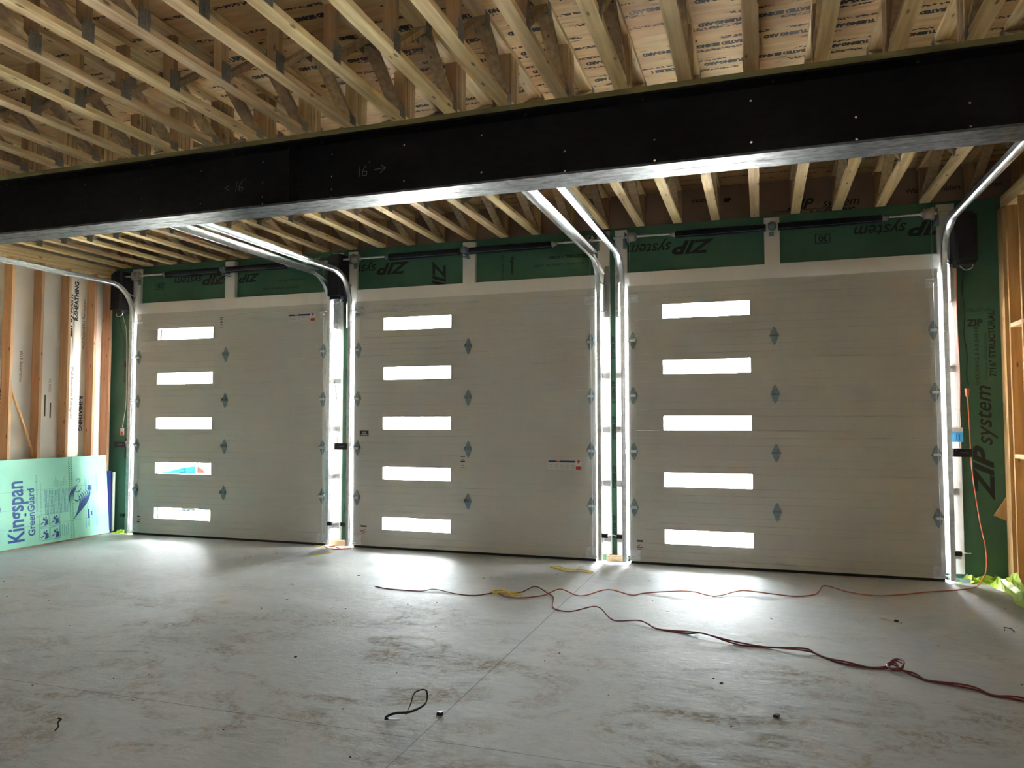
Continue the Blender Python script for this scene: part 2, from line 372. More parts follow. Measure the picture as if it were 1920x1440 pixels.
# front wall of green sheathing around three openings
YG0, YG1 = .11, .25
wf = MB(); ex = [XL-.14]
for x in DX: ex += [x-GAP, x+W+GAP]
ex.append(XR+.14)
for i in range(0, 8, 2): wf.box(ex[i], YG0, 0, ex[i+1], YG1, H-.016)
wf.box(ex[0], YG0, H-.016, ex[-1], YG1, ZC)
struct(wf.build('wall_front', M['green']))
struct(MB().box(XL-.14, YG1, ZC-.14, XR+.14, YG1+.03, ZS+.03).build('trim_1', M['ply']))
struct(MB().box(XL-.16, YB, 0, XL-.14, YG1, ZS+.02).build('wall_left', M['sheath']))
wq = MB(); ya, yb, za, zb = SIDE
wq.box(XR+.14, YB, 0, XR+.16, ya, ZS+.02).box(XR+.14, yb, 0, XR+.16, YG1, ZS+.02).box(XR+.14, ya, 0, XR+.16, yb, za).box(XR+.14, ya, zb, XR+.16, yb, ZS+.02)
struct(wq.build('wall_right', M['rstud']))
wr = MB().box(XL-.16, YB-.14, 0, XR+.16, YB, ZS)
struct(wr.build('wall_rear', M['sheath']))
struct(MB().box(XL-.16, YB-.14, ZS, XR+.16, YG1+.03, ZS+.02).build('ceiling', M['sub']))
# white trims (pvc) ; front face y=.075
tn = [1]
def trim(x0, z0, x1, z1, y0=.075, y1=YG0, name=None):
    tn[0] += 1; return struct(MB().box(x0, y0, z0, x1, y1, z1).build('trim_%d' % tn[0], M['white']))
for i, x0 in enumerate(DX):
    l0 = {0: x0-.16, 1: x0-.14, 2: x0-.15}[i]; r1 = {0: x0+W+.165, 1: x0+W+.155, 2: x0+W+.175}[i]
    trim(l0, .07 if i else 0.02, x0-GAP, 3.70); trim(x0+W+GAP, .07, r1, 3.70)
    trim(x0-GAP, H-.03, x0+W+GAP, 3.205, .050)
    cx = [1.512, 4.955, 8.39][i]; trim(cx-.077, 3.205, cx+.077, 3.70, .050)
    # liner boards inside the opening
    tn[0] += 1
    struct(MB().box(x0-GAP-.018, YG0, 0, x0-GAP, .34, H+.02).box(x0+W+GAP, YG0, 0, x0+W+GAP+.018, .34, H+.02).box(x0-GAP-.018, YG0, H-.03, x0+W+GAP+.018, .34, H-.012).build('trim_%d' % tn[0], M['white']))
tn[0] += 1

# ================================================================ garage doors
LBL = ['left', 'middle', 'right']
def hinge_mb(x, z, y=0.0, wd=.043, end=0):
    mb = MB()
    up = [(x-wd*.32, y, z+.012), (x-wd*.9, y, z+.006), (x-wd*.8, y, z+.035), (x-wd*.3, y, z+.085), (x, y, z+.098), (x+wd*.3, y, z+.085), (x+wd*.8, y, z+.035), (x+wd*.9, y, z+.006)]
    up = up[1:]
    mb.prism(up, (0, -.004, 0)); mb.prism([(a, b, 2*z-c) for a, b, c in up][::-1], (0, -.004, 0))
    mb.cyl((x-wd*1.1, y-.014, z), (x+wd*1.1, y-.014, z), .010, 8)
    for s in (-1, 1): mb.box(x+s*wd*.85-.003, y-.03, z-.012, x+s*wd*.85+.003, y, z+.03)
    for dz in (.045, .07, -.045, -.07): mb.cyl((x, y-.004, z+dz), (x, y-.011, z+dz), .006, 6)
    return mb
def profile_band(z0, z1, grooves, yf=0.0, yb=.045, g=.0045):
    pts = [(yf+.004, z0), ]
    pts = [(yf, z0)]
    for q in grooves:
        if z0 < q < z1: pts += [(yf, q-g), (yf+.0035, q), (yf, q+g)]
    pts += [(yf, z1), (yb, z1), (yb, z0)]
    return pts
for i, x0 in enumerate(DX):
    d = thing('door_%d' % (i+1), (x0+W/2, 0, 0)); struct(d)
    d['label'] = '%s garage door of five off-white panels with a column of slot windows' % LBL[i]; d['category'] = 'garage door'
    a, b = WINX[i]; a += x0; b += x0
    for k in range(5):
        zb = k*S + (.028 if k == 0 else .0015); zt = (k+1)*S-(.0015 if k < 4 else .002)
        gz = [k*S+S*q for q in (.12, .25, .375, .625, .75, .88)]
        w0, w1 = k*S+.232, k*S+.384
        def band(z0, z1, xa, xb, mb):
            p = profile_band(z0, z1, gz); mb.prism([(xa, y, z) for y, z in p], (xb-xa, 0, 0))
        mb = MB(); band(zb, w0, x0, x0+W, mb); band(w0, w1, x0, a, mb); band(w0, w1, b, x0+W, mb); band(w1, zt, x0, x0+W, mb)
        if k < 4: mb.box(x0, .012, zt-.004, x0+W, .036, zt+.006)
        for s in (x0+.001, x0+W-.001): mb.box(s-.001 if s < x0+1 else s-.08, -.0012, zb+.003, s+.08 if s < x0+1 else s+.001, 0, zt-.003)
        pn = mb.build('door_panel', M['door'], d)
        fr = MB(); t_ = .014
        fr.box(a-t_, -.006, w0-t_, b+t_, .0, w0).box(a-t_, -.006, w1, b+t_, .0, w1+t_).box(a-t_, -.006, w0, a, .0, w1).box(b, -.006, w0, b+t_, .0, w1)
        fr.build('window_frame', M['door'], pn)
        MB().box(a, .018, w0, b, .023, w1).build('window_pane', M['glass'], pn)
    MB().box(x0+.01, .004, .0, x0+W-.01, .041, .03).build('bottom_seal', M['rubber'], d)
    for k in range(1, 5):
        hinge_mb(x0+W/2+[-.02, 0, 0][i], k*S).build('hinge', M['hinge'], d)
        for s in (0, 1):
            hx = x0+.055 if s == 0 else x0+W-.055; sg = -1 if s == 0 else 1
            h = hinge_mb(hx, k*S, -.0012).build('hinge', M['hinge'], d)
            ro = MB().cyl((hx-sg*.02, -.036, k*S), (hx+sg*.085, -.036, k*S), .0055, 8); ro.lathe((hx+sg*.082, -.036, k*S), (sg, 0, 0), [(0, .012), (0, .022), (.014, .022), (.014, .012)], 14)
            ro.box(hx-.03, -.042, k*S-.012, hx+.03, -.0052, k*S+.012)
            ro.build('roller', M['galv'], h, True)
    for s in (0, 1):
        sg = -1 if s == 0 else 1; hx = x0+.06 if s == 0 else x0+W-.06
        tb = MB().box(hx-.055, -.004, 2.86, hx+.055, -.0012, 2.945).box(hx-.055, -.05, 2.94, hx+.055, -.0012, 2.945).cyl((hx, -.036, 2.93), (hx+sg*.09, -.036, 2.93), .0055, 8)
        tb.box(hx-.02, -.05, 2.90, hx+.02, -.004, 2.91)
        tb.build('top_bracket', M['galv'], d)
        bb = MB().box(hx-.055, -.004, .035, hx+.055, -.0012, .15).box(hx-.055, -.035, .035, hx+.055, -.0012, .04).cyl((hx, -.03, .06), (hx+sg*.09, -.03, .06), .0055, 8)
        bb.build('bottom_bracket', M['galv'], d)
# printed notices on the doors
def sticker(i, x, z, w_, h_):
    d = bpy.data.objects['door_%d' % (i+1)]
    st = MB().box(x, -.0009, z, x+w_, -.0002, z+h_).build('warning_label', M['paper'], d)
    MB().box(x+.004, -.0013, z+h_-.024, x+w_*.24, -.0008, z+h_-.002).box(x+w_*.36, -.0013, z+h_-.024, x+w_*.83, -.0008, z+h_-.002).build('header_print', M['navy'], st)
    MB().box(x+w_*.84, -.0013, z, x+w_, -.0008, z+h_*.36).box(x+w_*.25, -.0013, z+h_-.024, x+w_*.35, -.0008, z+h_-.006).prism([(x+w_*.86, -.0013, z+h_), (x+w_*.92, -.0013, z+h_*.62), (x+w_*.98, -.0013, z+h_)], (0, .0004, 0)).build('warning_print', M['red'], st)
    mb = MB()
    for c in range(5):
        cx = x+.006+c*w_*.165
        for q in range(5): mb.box(cx, -.0012, z+.010+q*.012, cx+w_*.14, -.0008, z+.0135+q*.012)
    mb.build('text_print', M['hinge'], st)
sticker(0, 2.475, 2.835, .39, .094)
sticker(1, 5.945, 1.008, .385, .10)
def mini(i, x, z, w_, h_, rows, redrow=()):
    d = bpy.data.objects['door_%d' % (i+1)]
    mb = MB(); rb = MB()
    for q, (dz, hh, f0, f1) in enumerate(rows):
        (rb if q in redrow else mb).box(x+f0*w_, -.0010, z+dz, x+f1*w_, -.0002, z+dz+hh)
    mb.build('printed_mark', M['ink'], d)
    if rb.v: rb.build('red_printed_mark', M['red'], d)
mini(1, 3.55, .17, .085, .1, [(.085, .018, 0, 1), (.05, .006, .5, .8), (.035, .008, 0, .6), (.018, .012, 0, 1), (0, .006, .2, .7)], (2, 3))
mini(2, 6.925, .155, .085, .1, [(.085, .018, 0, 1), (.05, .006, .5, .8), (.035, .008, 0, .6), (.018, .012, 0, 1), (0, .006, .2, .7)], (2, 3))
mini(0, 1.405, 2.80, .05, .14, [(0, .004, 0, 1), (.035, .012, .1, .8), (.07, .012, .1, .8), (.105, .006, 0, .8), (.13, .008, 0, 1)])
mini(0, .085, .17, .045, .1, [(0, .015, 0, 1), (.035, .012, .5, 1), (.07, .015, 0, 1)])
mini(1, 4.875, 1.0, .055, .14, [(0, .006, 0, 1), (.03, .004, .2, .8), (.07, .014, 0, 1), (.10, .004, .2, .8), (.13, .008, 0, 1)])
d2 = bpy.data.objects['door_2']
pl = MB().box(3.53, -.003, 1.375, 3.65, 0, 1.435).build('maker_plate', M['black'], d2)
join(text_mb('DFC', .03, (1, 0, 0), (0, 0, 1), (3.567, -.0032, 1.402), bold=.0008)).build('lettering', M['paper'], pl)
MB().box(3.545, -.0036, 1.385, 3.635, -.003, 1.392).build('text_line', M['paper'], pl)

# ================================================================ door tracks
def arc_path(xc, zt, yv=-.036, R=.38, yend=-3.02, rise=.0):
    out = []
    for q in range(2): out.append((Vector((xc, yv, .02+(zt-R-.02)*q)), Vector((0, 1, 0))))
    for q in range(1, 13):
        a = PI/2*q/12; out.append((Vector((xc, yv-R+R*math.cos(a), zt-R+R*math.sin(a))), Vector((0, math.cos(a), math.sin(a)))))
    L = (yv-R)-yend
    out.append((Vector((xc, yend, zt+rise*L)), Vector((0, 0, 1))))
    return out
TZ = {(0, 0): 3.43, (0, 1): 3.37, (1, 0): 3.39, (1, 1): 3.335, (2, 0): 3.365, (2, 1): 3.46}
for i, x0 in enumerate(DX):
    for s in (0, 1):
        sg = -1 if s == 0 else 1; xc = (x0 if s == 0 else x0+W)+sg*.048
        zt = TZ[(i, s)]
        side = 'left' if s == 0 else 'right'
        t = thing('door_track', (xc, 0, 0), 'galvanized steel roller track curving overhead from the %s edge of the %s garage door' % (side, LBL[i]), 'door track', 'roller tracks of the garage doors')
        path = arc_path(xc, zt)
        # C channel: web on the outer side, lips curled; a = outwards (sg x), b = along normal n
        pr = [(.022, -.026), (.022, .026), (-.014, .026), (-.022, .020), (-.022, .017), (-.012, .021), (.0195, .0235), (.0195, -.0235), (-.012, -.021), (-.022, -.017), (-.022, -.020), (-.014, -.026)]
        MB().sweep(pr, [(o, Vector((sg, 0, 0)), n) for o, n in path]).build('track_rail', M['galv'], t, True)
        # angle iron carried on the horizontal run
        yh = -.036-.38; zz = zt
        ai = MB().box(xc+sg*.023, -3.0, zz-.035, xc+sg*.027, yh+.06, zz+.035).box(xc+sg*.027, -3.0, zz+.031, xc+sg*.062, yh+.06, zz+.035)
        ai.build('track_angle', M['galv'], t)
        # flag bracket: angle plate against the trim, slanting strut to the bend
        fx = xc+sg*.055
        fb = MB().box(min(fx, fx+sg*.05), .0705, 2.72, max(fx, fx+sg*.05), .0745, 3.30).box(min(fx, fx-sg*.004), -.03, 2.72, max(fx, fx-sg*.004), .0745, 3.02)
        fb.prism([(fx, .07, 3.02), (fx, -.03, 3.02), (fx, .07, 3.30)], (-sg*.004, 0, 0))
        fb.bar((xc+sg*.03, yh-.02, zt-.0), (fx-sg*.01, .06, zt-.13), .03, .004)
        fb.cyl((xc+sg*.02, -.03, 2.78), (fx+sg*.03, .03, 2.78), .006, 8)
        fb.cyl((xc+sg*.02, -.045, 3.10), (fx+sg*.02, .05, 3.07), .010, 8)
        fb.build('flag_bracket', M['galv'] if not (i == 1 and s == 1) else M['drum'], t)
        for z in (2.06, 1.456, .86, .245):
            jb = MB().box(min(xc+sg*.022, xc+sg*.026), -.03, z-.03, max(xc+sg*.022, xc+sg*.026), .0745, z+.03)
            xa, xb = sorted((xc+sg*.022, xc+sg*.10)); jb.box(xa, .0705, z-.032, xb, .0745, z+.032)
            jb.cyl((xc+sg*.055, .0705, z), (xc+sg*.055, .060, z), .009, 6); jb.cyl((xc+sg*.085, .0705, z+.012), (xc+sg*.085, .062, z+.012), .006, 6)
            jb.build('jamb_bracket', M['drum'], t)

# ================================================================ torsion springs
YS = -.085
for i, x0 in enumerate(DX):
    zs = [3.565, 3.57, 3.575][i]
    a = x0-.02; b = x0+W+.05
    t = thing('torsion_spring_assembly', (x0+W/2, YS, zs), 'black torsion springs on a steel shaft above the %s garage door' % LBL[i], 'spring assembly', 'torsion spring assemblies')
    MB().cyl((a-.12, YS, zs), (b+.08, YS, zs), .0127, 12).build('shaft', M['galv'], t, True)
    s0, sm, s1 = [(.57, 1.512, 2.52), (3.96, 4.955, 6.03), (7.40, 8.39, 9.43)][i]
    for xa, xb in ((s0, sm-.06), (sm+.06, s1)):
        mb = MB(); pts = []; n = int((xb-xa)/.0125)
        prof = []
        for k in range(n+1):
            x = (xb-xa)*k/n; prof.append((x, .0355)); prof.append((x+(xb-xa)/n*.5, .042))
        mb.lathe((xa, YS, zs-.012), (1, 0, 0), prof[:-1], 18)
        sp_ = mb.build('spring', M['spring'], t, True)
        end = xa if xa < sm-.5 else xb
        sg = 1 if end == xa else -1
        MB().lathe((end-sg*.055, YS, zs-.008), (sg, 0, 0), [(0, .02), (.012, .03), (.02, .022), (.05, .034), (.06, .043)], 14).build('winding_cone', M['drum'], t, True)
        MB().box(min(end, end+sg*(xb-xa)), YS-.039, zs-.042, max(end, end+sg*(xb-xa)), YS-.036, zs-.038).build('spring_stripe', M['hinge'], t)
    # centre bearing bracket
    cb = MB().box(sm-.03, .0705, zs-.10, sm+.03, .0745, zs+.08).box(sm-.005, YS-.03, zs-.05, sm, .0745, zs+.05).lathe((sm-.04, YS, zs), (1, 0, 0), [(0, .03), (.02, .045), (.06, .045), (.08, .03)], 14)
    cb.box(sm-.03, YS-.01, zs-.075, sm+.02, .07, zs-.068)
    cb.build('centre_bracket', M['hinge'], t)
    for xq, sg in ((a+.04, 1), (b-.09, -1)):
        MB().lathe((xq, YS, zs), (sg, 0, 0), [(0, .030), (0, .062), (.012, .064), (.018, .056), (.075, .050), (.085, .056), (.095, .03), (.11, .022)], 20).build('cable_drum', M['drum'], t, True)
        MB().box(xq-sg*.03-.002, YS-.03, zs-.06, xq-sg*.03+.002, .0745, zs+.05).box(min(xq-sg*.03, xq-sg*.08), .0705, zs-.09, max(xq-sg*.03, xq-sg*.08), .0745, zs+.05).build('end_bearing_plate', M['hinge'], t)
        MB().cyl((xq+sg*.01, YS+.058, zs), (xq-sg*.0, -.05+.038, .08), .0022, 6).build('lift_cable', M['galv'], t)

# ================================================================ wall-mounted openers
for i, (xa, xb, z0, z1, lb) in enumerate([(-.335, -.135, 3.06, 3.64, 'left'), (3.13, 3.325, 3.07, 3.64, 'middle'), (10.045, 10.24, 3.05, 3.56, 'right')]):
    t = thing('door_opener', ((xa+xb)/2, 0, z0), 'black wall-mounted motor box beside the spring shaft of the %s garage door' % lb, 'door opener', 'wall-mounted door openers')
    mb = MB(); c = .025; ya, yb_ = -.16, .06
    for za, zb, k in ((z0, z0+.04, .02), (z0+.04, z1-.03, 0), (z1-.03, z1, .02)):
        mb.prism([(xa+c+k, ya+k, za), (xb-c-k, ya+k, za), (xb-k, ya+c+k, za), (xb-k, yb_, za), (xa+k, yb_, za), (xa+k, ya+c+k, za)], (0, 0, zb-za))
    mb.build('housing', M['opener'], t)
    MB().box(xa+.02, ya-.004, z0+.05, xb-.02, ya+.001, z0+.056).box(xa+.02, ya-.004, z1-.10, xb-.02, ya+.001, z1-.094).build('housing_seam', M['black'], t)
    MB().box(xa-.012, yb_, z0+.06, xb+.012, .0745, z0+.10).box(xa-.012, yb_, z1-.10, xb+.012, .0745, z1-.06).build('mounting_bracket', M['hinge'], t)
    sx_ = xb if i < 2 else xa
    MB().cyl((sx_, -.085, 3.53), (sx_+(.03 if i < 2 else -.03), -.085, 3.53), .03, 14).build('drive_collar', M['black'], t, True)
    MB().tube(catmull([(xa+.05, -.08, z0-.005), (xa+.09, -.10, z0-.05), (xb-.05, -.09, z0-.035), (xb-.03, -.08, z0+.005)]), .005, 6).build('cable_loop', M['wire'], t, True)

# ================================================================ steel beam
YN, YF, ZB, ZT = -3.44, -3.17, 3.205, 3.695
YW = (YN+YF)/2
bm_ = thing('steel_beam', (5, YW, ZB), 'long black primed steel beam crossing overhead below the floor trusses', 'beam')
BX0, BX1 = XL-.12, XR+.12
# web with pairs of through holes
holes = {}
for k in range(-9, 12):
    x = 4.54+.6125*k if k != 0 else 4.526
    if k % 3 == 0: hz = [3.61, 3.445, 3.33, 3.275]
    elif k % 3 == 1: hz = [3.60, 3.43, 3.33, 3.27]
    else: hz = [3.60, 3.33]
    if k > 2: hz = [[3.60, 3.33], [3.413, 3.275], [3.42, 3.28]][k % 3]
    if BX0+.1 < x < BX1-.1: holes[round(x, 4)] = sorted(hz)
wb = MB(); hr = .0085; y0, y1 = YW-.006, YW+.006; last = BX0
def plate_band(mb, xa, xb, za, zb): mb.box(xa, y0, za, xb, y1, zb)
for x in sorted(holes):
    plate_band(wb, last, x-.012, ZB, ZT); z = ZB
    for h in holes[x]:
        plate_band(wb, x-.012, x+.012, z, h-.012)
        n = 8; sq = []
        for q in range(n):
            a = 2*PI*q/n+PI/8
            sq.append((a, (x+hr*math.cos(a), h+hr*math.sin(a))))
        corner = [(x+.012, h+.012), (x-.012, h+.012), (x-.012, h-.012), (x+.012, h-.012)]
        ring = [p for a, p in sq]
        for yq in (y0, y1):
            base = len(wb.v); wb.v += [Vector((p[0], yq, p[1])) for p in ring]+[Vector((p[0], yq, p[1])) for p in corner]
            for c in range(4):
                i0, i1 = 2*c, (2*c+1) % 8; wb.f.append([base+8+c, base+i1, base+i0]); wb.f.append([base+8+c, base+8+(c+1) % 4, base+(2*c+2) % 8, base+i1])
        base = len(wb.v)
        wb.v += [Vector((p[0], y0, p[1])) for p in ring]+[Vector((p[0], y1, p[1])) for p in ring]
        for q in range(8): wb.f.append([base+q, base+(q+1) % 8, base+8+(q+1) % 8, base+8+q])
        z = h+.012
    plate_band(wb, x-.012, x+.012, z, ZT); last = x+.012
plate_band(wb, last, BX1, ZB, ZT)
wb.build('web', M['beam'], bm_)
MB().box(BX0, YN, ZT-.016, BX1, YF, ZT).build('top_flange', M['beam'], bm_)
MB().box(BX0, YN, ZB, BX1, YF, ZB+.016).build('bottom_flange', M['flange'], bm_)
MB().box(4.845, YN+.006, ZB+.016, 4.857, YW-.006, ZT-.016).build('stiffener', M['beam'], bm_)
MB().box(4.845, YW+.006, ZB+.016, 4.857, YF-.006, ZT-.016).build('stiffener', M['beam'], bm_)
bo = []
for k in range(-7, 9):
    x = 4.30+.81*k
    if BX0 < x < BX1: MB().lathe((x, YN+.06, ZT-.016), (0, 0, -1), [(0, .010), (.007, .010), (.007, .005), (.012, .005)], 6).build('bolt', M['opener'], bm_)
chalk = plain('soapstone_mark', (.16, .16, .16), .9)
def chalk_line(mb, pts, wd=.004):
    for a, b_ in zip(pts[:-1], pts[1:]): mb.bar((a[0], YW-.0068, a[1]), (b_[0], YW-.0068, b_[1]), .001, wd, (0, 1, 0))
c1 = MB(); ox, oz = 4.18, 3.43
chalk_line(c1, [(ox+.03, oz+.02), (ox-.01, oz), (ox+.035, oz-.02)]); chalk_line(c1, [(ox+.105, oz+.045), (ox+.095, oz-.035)])
chalk_line(c1, [(ox+.16, oz+.05), (ox+.125, oz), (ox+.13, oz-.035), (ox+.155, oz-.035), (ox+.165, oz-.01), (ox+.13, oz-.005)]); chalk_line(c1, [(ox+.185, oz+.06), (ox+.185, oz+.05)])
ox, oz = 5.40, 3.44
chalk_line(c1, [(ox, oz+.04), (ox-.005, oz-.04)]); chalk_line(c1, [(ox+.05, oz+.04), (ox+.022, oz+.0), (ox+.022, oz-.035), (ox+.055, oz-.035), (ox+.058, oz-.005), (ox+.025, oz-.005)])
chalk_line(c1, [(ox+.075, oz+.07), (ox+.085, oz+.055)]); chalk_line(c1, [(ox+.12, oz), (ox+.215, oz+.005), (ox+.175, oz+.03)]); chalk_line(c1, [(ox+.215, oz+.005), (ox+.17, oz-.03)])
c1.build('chalk_marks', chalk, bm_)
for xa, xb in ((BX0, 2.35), (2.353, 6.63), (6.633, BX1)):
    lb = {BX0: 'farthest left', 2.353: 'middle', 6.633: 'farthest right'}[xa]
    tag(MB().box(xa, YN-.0, ZT, xb, YF, ZC-.002).build('beam_plate', M['treated']), 'green-tinted treated plank lying on top of the steel beam, %s length' % lb, 'plank', 'planks on top of the steel beam')

# ================================================================ floor trusses
CW = .089; CT = .038
def truss():
    t = thing('floor_truss', (0, 0, 0))
    zb0, zb1, zt0, zt1 = ZC, ZC+CT, ZS-CT, ZS-.001
    h = CW/2; YA, YE = .235, -6.7
    MB().box(-h, YE, zb0, h, YA-.10, zb1).build('bottom_chord', M['wy'], t)
    MB().box(-h, YE, zt0, h, YA, zt1).build('top_chord', M['wy'], t)
    def web(ya, za, yb, zb, nm='web'):
        MB().bar((0, ya, za), (0, yb, zb), CW-.004, .034).build(nm, M['wweb'], t)
    e = .014
    # door-wall bay
    web(.06, zb1+e, -.62, zt0-e); web(-.68, zt0-e, -1.26, zb1+e)
    for y in (-1.32, -1.98): MB().box(-h+.002, y-.019, zb1, h-.002, y+.019, zt0).build('web_post', M['wz'], t)
    web(-2.03, zb1+e, -2.6, zt0-e); web(-2.66, zt0-e, -3.2, zb1+e)
    MB().box(-h+.002, .14, ZC, h-.002, .178, zt0).build('end_post', M['wz'], t)
    # over the beam
    for y in (-3.405, -3.36, -3.315, -3.27): MB().box(-h+.002, y-.0185, zb1, h-.002, y+.0185, zt0).build('bearing_post', M['wz'], t)
    web(-3.45, zb1+e, -3.86, zt0-e); web(-3.93, zt0-e, -4.31, zb1+e)
    for y in (-4.34, -5.01): MB().box(-h+.002, y-.019, zb1, h-.002, y+.019, zt0).build('web_post', M['wz'], t)
    web(-5.05, zb1+e, -5.55, zt0-e); web(-5.62, zt0-e, -6.15, zb1+e)
    for y, z0, z1 in ((-1.30, ZC+.004, ZC+.115), (-2.0, ZC+.004, ZC+.115), (-4.345, ZC+.004, ZC+.125), (-5.02, ZC+.004, ZC+.125), (-6.2, ZC+.004, ZC+.125), (-3.46, ZC+.004, ZC+.07),
                      (-.65, ZS-.11, ZS-.004), (-2.63, ZS-.11, ZS-.004), (-3.9, ZS-.11, ZS-.004), (-5.58, ZS-.11, ZS-.004)):
        for s in (-1, 1):
            mb = MB(); xa, xb = sorted((s*h, s*(h+.0018))); mb.box(xa, y-.042, z0, xb, y+.042, z1)
            for q in range(4): mb.box(min(xa, xb-.001 if s < 0 else xb)-(.001 if s < 0 else 0), y-.036+q*.02, z0+.004, max(xa, xb)+(.001 if s > 0 else 0), y-.030+q*.02, z1-.004)
            mb.build('connector_plate', M['plate'], t)
    return t
proto = truss(); kids = list(proto.children)
txs = [8.222+.4064*k for k in range(-21, 6)]
for n, x in enumerate(txs):
    if n == 0: t = proto
    else:
        t = proto.copy(); col.objects.link(t)
        for c in kids:
            q = c.copy(); col.objects.link(q); q.parent = t
    t.location = (x, 0, 0)
    tag(t, 'open-web wooden floor truss overhead, %s counted from the left stud wall' % ORDN[n], 'floor truss', 'floor trusses laid over the steel beam')

# ================================================================ left stud wall
PX = XL
top = thing('top_plate', (XL-.07, -2, 3.6), 'doubled lumber top plate running along the left stud wall', 'wall plate')
MB().box(XL-.139, -6.0, 3.60, XL, YG0-.002, 3.637).build('lower_board', M['wy'], top)
MB().box(XL-.139, -6.0, 3.639, XL, YG0-.002, 3.676).build('middle_board', M['wy'], top)
MB().box(XL-.139, -6.0, 3.678, XL, YG0-.002, 3.733).build('upper_board', M['wy'], top)
tag(MB().box(XL-.139, -6.0, 0, XL, YG0-.002, .038).build('bottom_plate', M['wy']), 'lumber bottom plate at the foot of the left stud wall', 'wall plate')
for n, y in enumerate([.035, -.225, -.635, -1.035, -1.44, -1.845, -2.25]):
    tag(MB().box(XL-.139, y-.019, .038, XL, y+.019, 3.60).build('wall_stud', M['stud']), 'orange-toned upright stud of the left wall, %s from the door-wall corner' % ORDN[n], 'stud', 'studs of the left wall')
tag(MB().bar((XL-.06, -1.42, 2.05), (XL-.07, -1.0, 1.0), .03, .02).build('loose_lath', M['stud']), 'thin wooden strip leaning diagonally between two studs above the green foam board', 'wood strip')
wl = bpy.data.objects['wall_left']; xw = XL-.1385
ymin, zplus = (0, -1, 0), (0, 0, 1)
# seen from inside, reading direction +z, letter tops towards -y (rotated 90 deg)
def ltext(s, size, y, z, up=1, mat='ink', **k):
    ux = (0, 0, 1) if up > 0 else (0, 0, -1); uy = (0, -1, 0) if up > 0 else (0, 1, 0)
    text_mb(s, size, ux, uy, (xw, y, z), **k).build('sheathing_print', M[mat], wl)
ltext('R-SHEATHING', .085, -.385, 2.93, bold=.0035)
ltext('ZIPsystem', .14, -.475, 2.70, bold=.004, shear=.3)
MB().box(xw, -.462, 2.45, xw+.0006, -.456, 3.30).box(xw, -.442, 2.55, xw+.0006, -.438, 2.95).build('sheathing_print', M['ink'], wl)
ltext('Wall Assemblies Reimagined', .06, -.27, 2.55, mat='inkbrown')
ltext('R-SHEATHING', .075, -.33, 1.90, -1, bold=.003)
ltext('Wall Assemblies Reimagined', .062, -.475, 2.30, -1, mat='inkbrown')
ltext('STRUCTURAL PANEL', .05, -.085, 2.5, mat='ink')
ltext('WALL ASSEMBLY', .05, -.10, 3.0, mat='inkbrown')
ltext('Wall Assemblies', .06, -1.22, 2.45, -1, mat='inkbrown')
ltext('INSULATION', .075, -1.50, 1.95, -1, bold=.003)
MB().box(xw, -.86, 1.62, xw+.0006, -.84, 1.90).box(xw, -.78, 1.60, xw+.0006, -.76, 1.80).build('sheathing_print', M['inkbrown'], wl)
ltext('(C) SIZED', .045, -.80, 2.12, -1, mat='inkbrown')
# ================================================================ right stud wall
tag(MB().box(XR+.001, -1.4, 3.60, XR+.139, YG0-.002, 3.733).build('top_plate', M['wy']), 'lumber top plate along the right stud wall under the last truss', 'wall plate')
tag(MB().box(XR+.001, -1.4, 0, XR+.139, YG0-.002, .038).build('bottom_plate', M['wy']), 'lumber bottom plate behind the lime film at the right wall', 'wall plate')
tag(MB().box(XR-.03, -.045, .038, XR+.005, YG0-.002, 3.60).build('corner_stud', M['rstud']), 'wide brown board standing in the corner beside the green wall', 'stud')
for n, y in enumerate([-.065, -.42, -.83, -1.23]):
    tag(MB().box(XR, y-.019, .038, XR+.139, y+.019, 3.60).build('wall_stud', M['rstud']), 'pale upright stud of the right wall, %s from the green corner' % ORDN[n], 'stud', 'studs of the right wall')
for n, (ya, yb, z, zl) in enumerate([(-.40, -.085, 2.45, 'higher'), (-.40, -.085, 1.22, 'lower'), (-.81, -.44, 2.45, 'higher'), (-.81, -.44, 1.22, 'lower')]):
    tag(MB().box(XR+.001, ya+.002, z-.019, XR+.138, yb-.0, z+.019).build('blocking', M['wy']), 'short horizontal block between the %s right wall studs, %s one' % (['corner', 'corner', 'outer', 'outer'][n], zl), 'blocking', 'blocks between studs of the right wall')
tag(MB().prism([(XR-.14, .09, .64), (XR-.031, .09, .59), (XR-.031, .09, .82)], (0, .018, 0)).build('plywood_scrap', M['rstud']), 'triangular plywood scrap wedged against the corner stud of the right wall', 'wood scrap')

